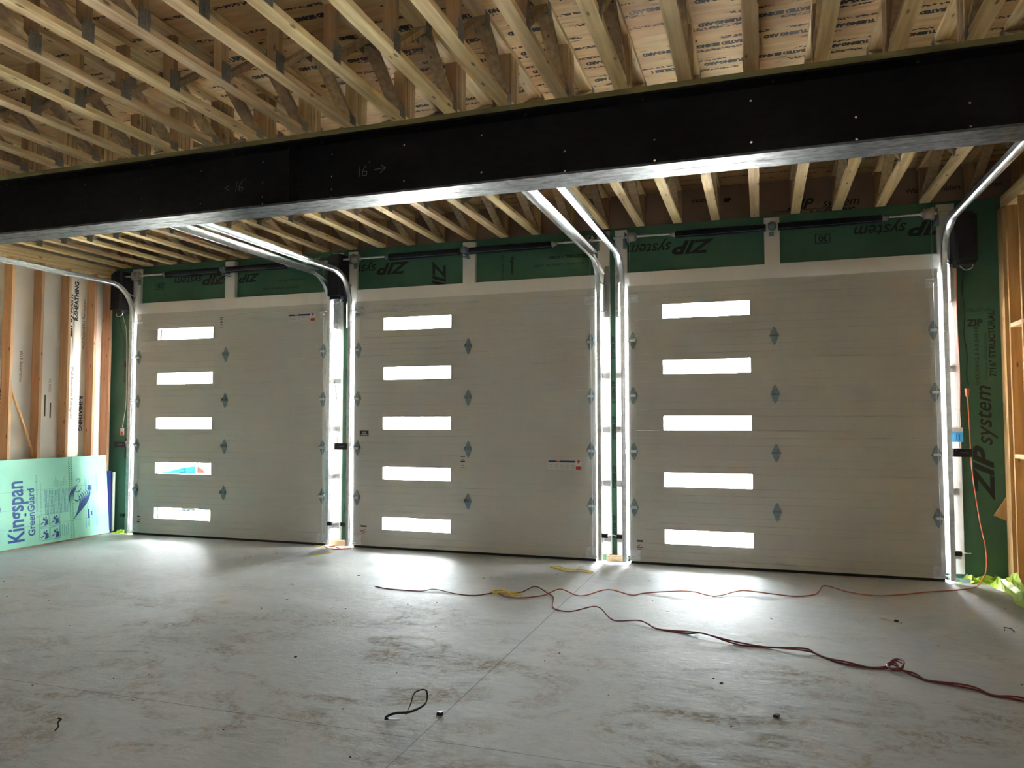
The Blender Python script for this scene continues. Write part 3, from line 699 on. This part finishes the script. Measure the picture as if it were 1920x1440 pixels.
# ================================================================ prints on the green wall
wg = bpy.data.objects['wall_front']; yg = YG0
def gtext(s, size, x, z, mode='up', mat='ink', **k):
    ax = {'up': ((1, 0, 0), (0, 0, 1)), 'flip': ((-1, 0, 0), (0, 0, -1)), 'cw': ((0, 0, -1), (1, 0, 0)), 'ccw': ((0, 0, 1), (-1, 0, 0))}[mode]
    text_mb(s, size, ax[0], ax[1], (x, yg, z), **k).build('sheathing_print', M[mat], wg)
def zip_logo(x, z, mode, h, mat='ink', wide=1.35):
    ax = {'up': ((1, 0, 0), (0, 0, 1)), 'flip': ((-1, 0, 0), (0, 0, -1)), 'cw': ((0, 0, -1), (1, 0, 0)), 'ccw': ((0, 0, 1), (-1, 0, 0))}[mode]
    mb = text_mb('ZIP', h, ax[0], ax[1], (x, yg, z), bold=h*.035, shear=.35, sx=wide)
    d = max((v-Vector((x, yg, z))).dot(Vector(ax[0])) for v in mb.v)-h*.02; mb.build('sheathing_print', M[mat], wg)
    o = Vector((x, yg, z))+Vector(ax[0])*d
    text_mb('system', h*.88, ax[0], ax[1], o, bold=h*.008, shear=.3).build('sheathing_print', M[mat], wg)
zip_logo(10.37, .80, 'ccw', .235)
zip_logo(7.78, 3.53, 'flip', .20)
zip_logo(10.12, 3.55, 'flip', .20)
zip_logo(4.12, 3.53, 'flip', .20)
zip_logo(1.42, 3.55, 'flip', .19)
zip_logo(1.93, 3.52, 'flip', .15)
gtext('ZIP', .24, 4.46, 3.50, 'cw', bold=.007, shear=.3)
def boxed30(x, z, h=.10):
    MB().box(x-.075, yg-.0008, z-.05, x+.075, yg, z-.042).box(x-.075, yg-.0008, z+.042, x+.075, yg, z+.05).box(x-.075, yg-.0008, z-.042, x-.067, yg, z+.042).box(x+.067, yg-.0008, z-.042, x+.075, yg, z+.042).build('sheathing_print', M['ink'], wg)
    gtext('30', .09, x+.052, z+.032, 'flip', bold=.003)
boxed30(8.89, 3.45); boxed30(.28, 3.445)
gtext('YEAR SYSTEM WARRANTY', .022, 9.02, 3.53, 'flip', 'ink')
gtext('7/16" STRUCTURAL', .075, 10.42, 1.98, 'ccw', bold=.002)
gtext('SHEATHING & AIR BARRIER', .05, 10.28, 1.90, 'ccw', 'inkdim')
gtext('EXPOSURE 1  SIZED FOR SPACING', .03, 10.35, 1.95, 'ccw', 'inkdim')
gtext('STRUCTURAL', .04, 10.18, 2.62, 'up', 'inkdim'); gtext('ZIP', .09, 10.19, 2.48, 'up', 'inkdim', bold=.004)
gtext('STRUCTURAL 1 RATED', .045, 6.40, 3.47, 'flip', bold=.002); gtext('RECORDERS NUMBER MR  A 2020', .04, 6.35, 3.38, 'flip')
gtext('BUILT-IN PROTECTION', .04, 5.35, 3.53, 'cw', 'ink'); gtext('Registered', .05, 5.47, 3.50, 'cw', 'ink', bold=.002)
gtext('STRUCTURAL 1 RATED', .04, 2.65, 3.42, 'flip'); gtext('RECORDERS NUMBER MR 1 A 2020', .036, 2.55, 3.32, 'flip')
zip_logo(-.16, .98, 'ccw', .16)
gtext('60', .08, -.27, 2.32, 'ccw', bold=.003); gtext('STRUCTURAL PANELS', .03, -.20, 2.25, 'ccw', 'inkdim')
for x, z in ((6.70, .25), (6.70, .8), (6.70, 1.35), (6.70, 1.75), (6.70, 2.25)): gtext('SYSTEM ZIP', .05, x, z, 'ccw', 'inkdim', bold=.003)
for x, z in ((3.29, .4), (3.29, .9), (3.29, 1.5), (3.29, 2.1)): gtext('30 ZIP', .045, x, z, 'ccw', 'inkdim', bold=.003)
# prints on the rim sheathing between truss ends
rm = bpy.data.objects['trim_1']; 
def rtext(s, size, x, z, mat='ink', **k): text_mb(s, size, (1, 0, 0), (0, 0, 1), (x, YG1, z), **k).build('rim_print', M[mat], rm)
rtext('ZIP', .15, 8.56, 3.82, bold=.005, shear=.35, sx=1.1); rtext('system', .13, 8.90, 3.82, shear=.3)
rtext('R-SHEATHING', .07, 8.78, 3.745, bold=.001)
MB().box(8.42, YG1-.0006, 3.805, 9.12, YG1, 3.811).build('rim_print', M['ink'], rm)
rtext('Wall Assemblies Reimagined', .075, 9.70, 3.885, mat='inkbrown', bold=.001)
rtext('STRUCTURAL', .045, 7.55, 3.99, bold=.002); rtext('ZIP', .05, 7.9, 3.97, bold=.006)
# lettering rows on the subfloor
cl = bpy.data.objects['ceiling']
rnd = random.Random(3)
for k in range(-9, 6):
    xc = 8.425+.4064*k
    for row, y in enumerate((-2.76, -3.04, -3.33, -3.62, -3.92, -4.22)):
        if rnd.random() < .30: continue
        s = rnd.choice(['TUBING-ARD', 'TUBING ARD', 'RATED SIDING', 'EXPOSURE 1', 'TUBING-ARD'])
        text_mb(s, .055, (-1, 0, 0), (0, 1, 0), (xc+.155, y, ZS), bold=.005, sx=.84, depth=.0008).build('subfloor_print', M['ink'], cl)

# ================================================================ foam board on the left
board = thing('foam_board', (-.40, -1.3, 0), 'pale green foam insulation board with blue lettering leaning on the left studs', 'insulation board')
def BP(y, v, lift=0.0):     # point on board face: y along wall, v up the board
    return Vector((-.365+lift-.085*v, y, .012+v*.9964))
BL, BHt = (-2.5, -.035), 1.075
nrm = Vector((.9964, 0, .085)).normalized()
mb = MB(); p = [BP(BL[0], 0), BP(BL[1], 0), BP(BL[1], BHt), BP(BL[0], BHt)]; mb.prism(p, -nrm*.024)
mb.build('board', M['foam'], board)
def btext(s, size, y, v, mat, **k):
    uy = Vector((0, -1, 0)); ux = (BP(0, 1)-BP(0, 0)).normalized()
    text_mb(s, size, ux, uy, BP(y, v), depth=.001, **k).build('board_print', M[mat], board)
btext('Kingspan', .30, -1.30, .06, 'blue', bold=.006, sx=.70)
btext('GreenGuard', .13, -1.15, .12, 'blue', bold=.003, sx=.88)
btext('GT130 LG FPIO Insulation Board', .04, -1.10, .33, 'bluelt'); btext('Type IV extruded polystyrene foam', .03, -1.05, .33, 'bluelt')
def bbox(mb, y0, y1, v0, v1): mb.prism([BP(y0, v0, .0006), BP(y1, v0, .0006), BP(y1, v1, .0006), BP(y0, v1, .0006)], nrm*.0004)
mb = MB(); m2 = MB()
rn = random.Random(5)
for q in range(17):
    y = -1.0+q*.021
    v = .36
    while v < .66:
        l = rn.uniform(.02, .09); bbox(mb, y, y+.0075, v, min(v+l, .67)); v += l+.008
for q in range(12):
    y = -.86+q*.017
    bbox(m2, y, y+.004, .70, .70+rn.uniform(.06, .13)); 
for q in range(5): bbox(m2, -.80+q*.03, -.794+q*.03, .06, .06+rn.uniform(.1, .2))
for q in range(8):
    y = -.40+q*.026
    if q not in (3,): bbox(mb, y, y+.006, .12+.02*(q % 2), .36+.05*(q % 3)); bbox(mb, y, y+.006, .56, .78+.04*(q % 2))
bbox(mb, -.35, -.29, .60, .68)
mb.build('board_print', M['bluelt'], board); 
for q in range(3): bbox(m2, -2.45, -.036, .24+q*.22, .2425+q*.22)
m2.build('board_print', plain('teal_print', (.12, .42, .42), .6), board)
for q in ((-.37, -.34, .24, .36), (-.32, -.30, .27, .33), (-.36, -.31, .62, .68)):
    mb = MB(); bbox(mb, *q); mb.build('board_print', M['blue'], board)
mb = MB()
# four pictograms
for (y0, v0) in ((-1.09, .04), (-1.09, .21), (-.94, .04), (-.94, .21)):
    y1, v1 = y0+.14, v0+.155; e = .0035
    bbox(mb, y0, y1, v0, v0+e); bbox(mb, y0, y1, v1-e, v1); bbox(mb, y0, y0+e, v0, v1); bbox(mb, y1-e, y1, v0, v1)
    s = rn.random()
    def poly(pts): mb.prism([BP(y0+a*.14, v0+b*.155, .0006) for a, b in pts], nrm*.0004)
    poly([(.5, .1), (.9, .15), (.88, .55), (.7, .6), (.6, .4)]); poly([(.35, .55), (.62, .45), (.66, .55), (.45, .8)]); poly([(.15, .2), (.45, .35), (.43, .42), (.12, .28)])
    poly([(.62, .68), (.74, .66), (.78, .78), (.66, .82)])
mb.build('board_print', M['blue'], board)
# black slanted tick strip
mb = MB()
for q in range(44):
    v = .01+q*.0243; bb = .002*math.sin(q*.9)
    for yy in (-.645, -.610): mb.prism([BP(yy+bb, v, .0007), BP(yy+.022+bb, v+.014, .0007), BP(yy+.022+bb, v+.021, .0007), BP(yy+bb, v+.007, .0007)], nrm*.0004)
mb.build('board_print', M['ink'], board)
# maned head emblems made of crescent strokes
def stroke(mb, pts, wmax):
    pts = catmull([Vector((a, b_, 0)) for a, b_ in pts], 5); n = len(pts); L_, R_ = [], []
    for k, q in enumerate(pts):
        d = (pts[min(k+1, n-1)]-pts[max(k-1, 0)]).normalized(); nn = Vector((-d.y, d.x, 0)); ww = wmax*math.sin(PI*(k+.4)/(n-.2))*.5
        L_.append(q+nn*ww); R_.append(q-nn*ww)
    base = len(mb.v); mb.v += [BP(q.x, q.y, .0008) for q in L_]+[BP(q.x, q.y, .0008) for q in R_]
    for k in range(n-1): mb.f.append([base+k, base+k+1, base+n+k+1, base+n+k])
def emblem(cy, cv, s):
    mb = MB()
    for k in range(6):
        a = k/5; stroke(mb, [(cy+s*(-.20+.16*a), cv-s*(.62-.16*a)), (cy+s*(-.02+.26*a), cv-s*(.34-.16*a)), (cy+s*(.04+.34*a), cv-s*(.06-.16*a)), (cy+s*(-.04+.32*a), cv+s*(.10+.16*a))], .055*s)
    for k in range(4):
        a = k/3; stroke(mb, [(cy+s*(-.30+.10*a), cv+s*(-.16+.12*a)), (cy+s*(-.30+.15*a), cv+s*(.08+.10*a)), (cy+s*(-.16+.15*a), cv+s*(.34+.07*a))], .034*s)
    stroke(mb, [(cy-s*.20, cv-s*.02), (cy-s*.06, cv-s*.10), (cy+s*.04, cv-s*.02)], .035*s); stroke(mb, [(cy-s*.12, cv+s*.20), (cy-s*.02, cv+s*.16), (cy+s*.10, cv+s*.26)], .028*s)
    stroke(mb, [(cy-s*.08, cv+s*.44), (cy-s*.02, cv+s*.54), (cy+s*.06, cv+s*.50), (cy, cv+s*.42)], .03*s)
    mb.build('emblem_print', M['blue'], board)
emblem(-.50, .53, .46); emblem(-1.80, .44, .52)
tag(MB().box(-.50, -.028, .03, -.405, .0, .86).prism([(-.41, -.03, .03), (-.40, .035, .03), (-.43, .04, .86), (-.44, -.03, .86)], (-.012, 0, 0)).build('film_strip', M['navy']), 'dark blue plastic film bundle standing between the green board and the corner', 'plastic film')
fb = tag(MB().box(-.42, .045, .02, -.405, .085, .84).build('foam_offcut', M['foamside']), 'narrow pale foam offcut standing in the corner behind the blue film', 'foam scrap')
# blue underlay sheet edge on the floor below board
tag(MB().box(-.50, -2.5, .0, -.352, -.02, .010).build('wood_strip', M['stud']), 'thin wooden strip lying on the floor under the leaning foam board', 'wood strip')

# ================================================================ crumpled lime film
def crumple(name, x0, x1, y0, y1, hgt, n, seed, label, shape):
    rr = random.Random(seed); mb = MB(); nx, ny = n
    for i in range(nx+1):
        for j in range(ny+1):
            a, b_ = i/nx, j/ny
            x = x0+(x1-x0)*a; y = y0+(y1-y0)*b_
            zz = hgt*shape(a, b_)*(.55+.45*math.sin(9*a+3.1*math.sin(5*b_+seed)))*(.8+.4*rr.random())
            edge = min(a, 1-a, b_, 1-b_)
            mb.v.append(Vector((x+.03*math.sin(11*b_+seed), y+.035*math.sin(8*a*PI+seed), max(.003, zz*min(1, edge*6+.05)))))
    for i in range(nx):
        for j in range(ny): q = i*(ny+1)+j; mb.f.append([q, q+ny+1, q+ny+2, q+1])
    o = mb.build(name, M['lime'], None, False); tag(o, label, 'plastic film')
    sd = o.modifiers.new('thickness', 'SOLIDIFY'); sd.thickness = .0015
    return o
crumple('plastic_film', 10.30, 10.52, -1.15, .06, .22, (9, 26), 2.0, 'crumpled lime green plastic film heaped at the foot of the right stud wall', lambda a, b_: .35+.65*a*(.4+.6*abs(math.sin(5*b_))))
crumple('plastic_film', 10.04, 10.40, -.02, .105, .10, (22, 8), 5.0, 'strip of lime green plastic film along the green wall beside the right garage door', lambda a, b_: b_)
crumple('plastic_film', -.34, -.10, -.03, .10, .06, (12, 8), 8.0, 'small crumpled lime green film in the corner beside the left garage door', lambda a, b_: b_)
tag(MB().box(10.00, .02, .001, 10.13, .07, .03).prism([(10.03, .02, .03), (10.13, .02, .03), (10.15, -.03, .002), (10.05, -.03, .002)], (0, .004, 0)).build('film_scrap', M['hinge']), 'grey torn flashing scrap lying under the trim of the right garage door', 'scrap')
# sill blocks under the trims between doors
for xa, xb, lb in ((3.13, 3.37, 'left and middle'), (6.60, 6.80, 'middle and right')):
    tag(MB().box(xa, .04, 0, xb, .105, .065).build('sill_block', M['wx']), 'short lumber block on the floor between the %s garage doors' % lb, 'wood block', 'lumber blocks between the doors')

# ================================================================ sensors, boxes, wires
def sensor(x, z, sg, lb):
    t = thing('safety_sensor', (x, -.03, z), 'black safety sensor low on the track at the %s' % lb, 'sensor', 'door safety sensors')
    MB().box(x-.025 if sg > 0 else x-.035, -.075, z-.022, x+.035 if sg > 0 else x+.025, -.03, z+.022).prism([(x-sg*.02, -.05, z+.02), (x-sg*.055, -.05, z+.04), (x-sg*.055, -.05, z-.03), (x-sg*.02, -.05, z-.015)], (0, .01, 0)).build('housing', M['black'], t)
    MB().cyl((x+sg*.036, -.05, z), (x+sg*.045, -.05, z), .011, 10).build('lens', M['galv'], t)
    return t
sensor(3.145, .285, 1, 'right edge of the left garage door'); sensor(3.345, .285, -1, 'left edge of the middle garage door')
sensor(6.60, .295, 1, 'right edge of the middle garage door'); sensor(6.77, .295, -1, 'left edge of the right garage door')
sensor(10.01, .285, 1, 'right edge of the right garage door'); sensor(-.11, .265, -1, 'left edge of the left garage door')
def lockbox(x0, x1, z, lb, nm=''):
    t = thing('door_lock', ((x0+x1)/2, -.04, z), 'black horizontal deadbolt box mounted on the track beside the %s' % lb, 'door lock', 'deadbolt boxes on the tracks')
    MB().box(x0, -.075, z-.04, x1, -.025, z+.04).build('housing', M['black'], t)
    MB().box(x0+(x1-x0)*.35, -.0758, z-.003, x0+(x1-x0)*.8, -.075, z+.003).box(x0+.015, -.0758, z+.02, x0+.022, -.075, z+.026).build('printed_line', M['hinge'], t)
    MB().box(x0-.012 if x0 < 9 else x0-.01, -.05, z-.02, x0 if x0 < 9 else x0, -.035, z+.02).build('bolt', M['galv'], t)
lockbox(3.215, 3.40-.01, 1.24, 'middle garage door'); lockbox(10.00, 10.155, 1.245, 'right garage door'); lockbox(-.27, -.095, 1.235, 'left garage door')
# instruction tags
tg = thing('instruction_card', (10.06, .0, 1.41), 'light blue instruction card hanging on a wire beside the right garage door', 'card')
MB().box(10.01, .048, 1.345, 10.11, .052, 1.44).build('card', M['bluebox'], tg)
MB().box(10.012, .048, 1.44, 10.11, .052, 1.485).build('card_top', M['paper'], tg)
MB().box(10.05, .046, 1.37, 10.056, .048, 1.43).box(10.07, .046, 1.36, 10.08, .048, 1.42).build('card_print', M['blue'], tg)
tg = thing('instruction_card', (-.27, .05, 1.40), 'small white and red tag above the deadbolt box of the left garage door', 'card')
MB().box(-.30, .05, 1.36, -.235, .055, 1.46).build('card', M['paper'], tg); MB().box(-.29, .0485, 1.35, -.25, .05, 1.41).build('card_print', M['red'], tg)
tg = thing('instruction_card', (3.20, .0, 1.28), 'small pale tag clipped behind the deadbolt box between left and middle garage doors', 'card')
MB().box(3.175, .03, 1.20, 3.215, .034, 1.36).build('card', M['paper'], tg); MB().box(3.18, .0285, 1.22, 3.20, .03, 1.24).box(3.18, .0285, 1.26, 3.20, .03, 1.28).build('card_print', M['red'], tg)
def wire(name, pts, r_, mat, label, cat='wire'):
    return tag(MB().tube(catmull(pts, 6), r_, 6).build(name, M[mat], None, True), label, cat)
wire('power_cord', [(10.15, -.02, 3.06), (10.14, .05, 2.85), (10.165, .09, 2.62), (10.155, .095, 2.4), (10.175, .09, 2.2), (10.165, .09, 2.0), (10.168, .04, 1.90)], .0045, 'cable', 'thin black power cord dangling from the right garage door motor box', 'cord')
wire('bell_wire', [(10.095, .04, 3.06), (10.09, .066, 2.6), (10.10, .066, 2.0), (10.085, .062, 1.5), (10.08, .06, 1.29)], .0035, 'redwire', 'pink bell wire running down the white trim beside the right garage door')
wire('bell_wire', [(-.24, -.02, 3.06), (-.25, .07, 2.8), (-.262, .10, 2.3), (-.262, .10, 1.8), (-.272, .06, 1.47)], .003, 'wire', 'yellowish bell wire hanging down the green wall beside the left garage door')
wire('power_cord', [(-.28, -.05, 3.05), (-.33, .06, 2.85), (-.30, .09, 2.7), (-.32, .10, 2.5), (-.30, .10, 2.35), (-.30, .10, 2.1)], .0045, 'cable', 'thin black power cord hanging from the left garage door motor box', 'cord')
wire('power_cord', [(3.30, -.05, 3.07), (3.31, .09, 2.8), (3.30, .095, 2.3), (3.315, .09, 1.8), (3.30, .06, 1.28)], .0045, 'cable', 'black cord hanging between the left and middle garage doors', 'cord')
wire('zip_tie', [(3.14, .06, 2.62), (3.165, .05, 2.45), (3.195, .05, 2.35), (3.17, .06, 2.27), (3.12, .07, 2.20)], .003, 'black', 'thin dark wire end curling against the trim right of the left garage door, higher one')
wire('zip_tie', [(3.11, .06, 2.12), (3.14, .05, 2.0), (3.165, .05, 1.86), (3.17, .055, 1.80)], .004, 'black', 'thin dark wire end against the trim right of the left garage door, lower one')
wire('sensor_wire', [(10.04, -.05, .285), (10.08, .0, .282), (10.12, .05, .275), (10.15, .06, .275)], .004, 'wire', 'short white wire sticking out of the right garage door sensor')
wire('sensor_wire', [(6.64, -.05, .30), (6.66, .06, .29), (6.69, .10, .28), (6.72, .0, .29), (6.735, -.05, .295)], .003, 'wire', 'thin white wire linking sensors between middle and right garage doors')

# ================================================================ cords on the floor
zc = .006
hang = [(10.160, .055, 1.80), (10.165, .05, 1.55), (10.170, .04, 1.19), (10.185, .03, .93), (10.22, .0, .58), (10.255, -.02, .33), (10.24, -.06, .13), (10.17, -.13, .03), (10.092, -.232, zc)]
run = [(9.901, -.408), (9.657, -.554), (9.409, -.743), (9.178, -.860), (8.970, -.776), (8.840, -.729), (8.763, -.731), (8.688, -.950), (8.504, -1.10), (8.281, -1.151), (8.054, -1.117), (7.833, -1.317), (7.604, -1.328), (7.233, -1.383), (7.132, -1.502), (6.913, -1.487), (6.748, -1.627), (6.658, -1.656), (6.502, -1.620), (6.387, -1.744), (6.214, -1.905), (6.084, -1.884), (5.976, -1.80)]
lift = {8.840: .025, 8.763: .03, 7.604: .03, 6.913: .03, 6.502: .035, 8.281: .02, 8.054: .02}
o = tag(thing('extension_cord', (10.16, .05, 0)), 'orange extension cord hanging on the green wall and running along the floor before the doors', 'extension cord')
MB().tube(catmull(hang+[(a, b_, zc+lift.get(a, 0)) for a, b_ in run], 5), .0052, 8).build('cable', M['cord'], o, True)
MB().lathe((10.158, .056, 1.78), (-.02, .0, 1), [(0, .008), (.01, .013), (.05, .018), (.075, .02), (.085, .017)], 12).build('plug', M['cord'], o, True)
run2 = [(5.976, -1.76), (6.153, -1.711), (6.251, -1.567), (6.382, -1.637), (6.48, -1.78), (6.53, -1.95), (6.578, -2.141), (6.660, -2.225), (6.767, -2.208), (6.953, -2.147), (7.129, -2.382), (7.340, -2.410), (7.496, -2.528), (7.714, -2.575), (7.832, -2.635), (8.055, -2.738), (8.265, -2.747), (8.467, -2.817), (8.567, -2.796), (8.685, -2.943), (8.835, -2.992), (8.960, -2.985)]
loop = [(8.99, -2.94, .02), (9.03, -2.90, .035), (9.065, -2.95, .03), (9.04, -3.03, .02), (8.995, -3.03, .014), (8.98, -2.97, .025), (9.02, -2.95, .02), (9.06, -3.03, .012)]
run3 = [(9.11, -3.09), (9.191, -3.160), (9.371, -3.222), (9.482, -3.309), (9.600, -3.346), (9.9, -3.48), (10.15, -3.5)]
l2 = {6.251: .03, 6.953: .035, 7.340: .02, 7.832: .025, 8.467: .02}
o = tag(thing('extension_cord', (8, -2.8, 0)), 'dark red twisted extension cord crossing the floor with a small knot', 'extension cord')
pc = catmull([(a, b_, zc+l2.get(a, 0)+.008*0) for a, b_ in run2]+loop+[(a, b_, zc) for a, b_ in run3], 6)
MB().tube(pc, .0052, 8).build('cable', M['cordred'], o, True)
tw = [q+Vector((.010*math.sin(k*.5), .010*math.cos(k*.5), .007+.006*math.sin(k*.5))) for k, q in enumerate(pc) if q.x > 7.4]
MB().tube(tw, .0058, 8).build('second_strand', M['cordred'], o, True)
tag(MB().tube(catmull([(4.776, -1.882, .004), (4.9, -1.93, .004), (5.014, -1.945, .004), (5.276, -1.928, .004), (5.374, -1.851, .01), (5.618, -1.928, .004), (5.8, -1.934, .004), (5.92, -1.80, .004)], 6), .0042, 6).build('thin_cord', M['cordred'], None, True), 'thin brown cord end trailing on the concrete before the middle garage door', 'cord')
tag(MB().tube(catmull([(5.90, -1.80, .01), (5.97, -1.72, .02), (6.03, -1.80, .03), (5.96, -1.85, .02), (5.92, -1.78, .02), (6.02, -1.76, .025), (6.12, -1.84, .012), (6.20, -1.83, .01), (6.19, -1.78, .01), (6.08, -1.78, .014), (5.97, -1.82, .02)], 6), .006, 6).build('rope_tie', M['yellow'], None, True), 'short yellow rope knotted around the two cords on the floor', 'rope')
tag(MB().tube(catmull([(6.10, -.486, .008), (6.213, -.52, .008), (6.36, -.63, .008), (6.46, -.66, .01), (6.586, -.651, .008), (6.57, -.60, .012), (6.40, -.60, .02), (6.30, -.55, .01), (6.20, -.45, .008), (6.10, -.45, .008), (6.14, -.52, .008), (6.35, -.68, .008), (6.41, -.60, .025), (6.40, -.45, .03), (6.42, -.30, .008)], 6), .0048, 6).build('yellow_rope', M['yellow'], None, True), 'loose yellow rope lying before the middle garage door near the green strip', 'rope')
tag(MB().tube(catmull([(2.96, -.12, .01), (3.1, -.10, .01), (3.25, -.17, .01), (3.38, -.32, .01), (3.42, -.48, .01), (3.36, -.62, .008), (3.30, -.72, .008)], 6), .0048, 6).build('yellow_rope', M['yellow'], None, True), 'yellow rope curling on the floor between the left and middle garage doors', 'rope')
tag(MB().tube(catmull([(3.15, -.06, .01), (3.3, -.05, .02), (3.42, -.16, .01), (3.35, -.25, .01), (3.2, -.22, .02), (3.24, -.12, .02), (3.4, -.2, .01), (3.5, -.14, .01)], 6), .006, 6).build('orange_string', M['cord'], None, True), 'tangled orange string at the foot of the trims between left and middle garage doors', 'string')
# metal strap and small debris
mb = MB(); pts = catmull([(6.44, -4.665, .01), (6.355, -4.672, .006), (6.40, -4.655, .03), (6.477, -4.616, .035), (6.518, -4.52, .05), (6.48, -4.44, .09), (6.43, -4.47, .08), (6.434, -4.53, .04), (6.45, -4.62, .02)], 6)
mb.tube(pts, .0035, 4); mb.tube([q+Vector((.002, 0, .006)) for q in pts[4:30]], .004, 4)
tag(mb.build('strapping_band', M['black'], None), 'twisted black strapping band lying on the concrete near the saw cut', 'strap')
deb = [((6.600, -4.52), .016, .018, 'black', 'rubber_chip', 'small black rubber chip lying on the long saw cut in the floor'),
       ((8.293, -3.986), .017, .010, 'rubber', 'gravel_chip', 'dark chip on the bare concrete nearest the knotted red cord'),
       ((7.995, -3.56), .010, .006, 'ink', 'gravel_chip', 'tiny dark crumb beside a brown stain on the floor'),
       ((5.30, -3.92), .009, .006, 'ink', 'gravel_chip', 'tiny dark crumb on the floor left of the strapping band')]
for (x, y), a, h_, mt, nm, lb in deb:
    mb = MB(); mb.prism([(x-a, y-a*.6, .0), (x+a*.5, y-a, .0), (x+a, y+a*.3, .0), (x-a*.2, y+a, .0)], (a*.2, a*.1, h_)); tag(mb.build(nm, M[mt]), lb, 'debris')
t = tag(thing('bent_nail', (4.842, -5.306, 0)), 'small upright dark twist of metal standing on the floor nearest the left', 'debris')
MB().tube(catmull([(4.84, -5.31, .002), (4.85, -5.30, .02), (4.835, -5.29, .035), (4.85, -5.285, .05), (4.835, -5.29, .055)], 4), .004, 6).build('shank', M['rubber'], t)
t = tag(thing('marker_pen', (9.15, -1.70, 0)), 'white stick with a black tip lying on the concrete before the right garage door', 'pen')
MB().cyl((9.115, -1.665, .008), (9.205, -1.735, .008), .0095, 8).build('barrel', M['paper'], t, True); MB().cyl((9.205, -1.735, .008), (9.225, -1.75, .008), .0105, 8).build('tip', M['black'], t, True)
tag(MB().tube([(9.93, -1.77, .004), (9.935, -1.74, .02), (9.975, -1.76, .02), (9.99, -1.79, .004)], .004, 6).build('bent_staple', M['rubber']), 'bent black wire staple lying on the concrete near the right wall', 'debris')
rn = random.Random(11)
mb = MB()
for k in range(110):
    x = rn.uniform(.6, 10.2); y = rn.uniform(-5.6, -.4); a = rn.uniform(.0015, .004); th = rn.uniform(0, PI); l = a*rn.choice([1, 1, 1.6, 4])
    c, s = math.cos(th), math.sin(th); q = [(-l, -a), (l, -a), (l, a), (-l, a)]
    mb.prism([(x+c*i-s*j, y+s*i+c*j, 0) for i, j in q], (0, 0, a))
tag(mb.build('floor_grit', plain('grit', (.035, .03, .025), .9)), 'dark grit and crumbs scattered over the concrete floor', 'grit', kind='stuff')

# ================================================================ outside, seen through the left door's low windows
t = tag(thing('folded_tarp', (-8.0, 9.7, 0)), 'teal tarp heap outdoors seen through a low slot window of the left garage door', 'tarp')
dv = Vector((.7398, .6728, 0)); 
def OP(px_x, h_, dist=22.0, base=-.02):   # point on the ground beyond the door, along the row of things
    c = Vector((-8.3, 9.95, base)); return c+dv*((px_x-330)*.0162)+Vector((0, 0, h_))
dark = Vector((-.35, .38, 0))
MB().prism([OP(300, .0), OP(362, .0), OP(362, .20), OP(345, .17), OP(325, .10), OP(305, .05)], dark).build('sheet', plain('teal_tarp', (.0017, .012, .0135), .9, spec=0), t)
t = tag(thing('survey_stake', (-7.4, 10.5, 0)), 'red stake with a small red flag outdoors beyond the left garage door', 'stake')
MB().prism([OP(364, 0), OP(366, 0), OP(366, .5), OP(364, .5)], Vector((.02, -.02, 0))*2).build('post', plain('red_paint', (.018, .0022, .002), .9, spec=0), t)
MB().prism([OP(366, 0), OP(380, 0), OP(374, .12), OP(366, .2)], dark*.5).build('flag', plain('red_cloth', (.018, .004, .003), .9, spec=0), t)
rk = plain('grey_rock', (.006, .006, .0065), 1, spec=0)
t = tag(MB().lathe((-1.36, 2.56, -.02), (0, 0, 1), [(0, .15), (.03, .13), (.055, .05)], 9).build('rock_heap', rk), 'low grey rock outdoors seen through the lowest window of the left garage door', 'rock')
tag(MB().lathe((-1.10, 2.74, -.02), (0, 0, 1), [(0, .10), (.02, .08), (.035, .03)], 9).build('rock_heap', rk), 'second low grey rock outdoors beyond the left garage door, farther right', 'rock')
wd = plain('yellow_weeds', (.014, .014, .005), 1, spec=0)
mb = MB()
for k in range(60):
    a, b_ = rn.uniform(-.35, .3), rn.uniform(-.15, .15); x, y = -1.66+a*.6, 2.48+b_*.5
    mb.prism([(x, y, -.02), (x+.015, y, -.02), (x+.02+rn.uniform(-.04, .04), y+.02, .02+rn.uniform(0, .04))], (0, .004, 0))
tag(mb.build('weed_clump', wd), 'yellow-green weeds outdoors at the edge of the lowest window of the left garage door', 'weeds')
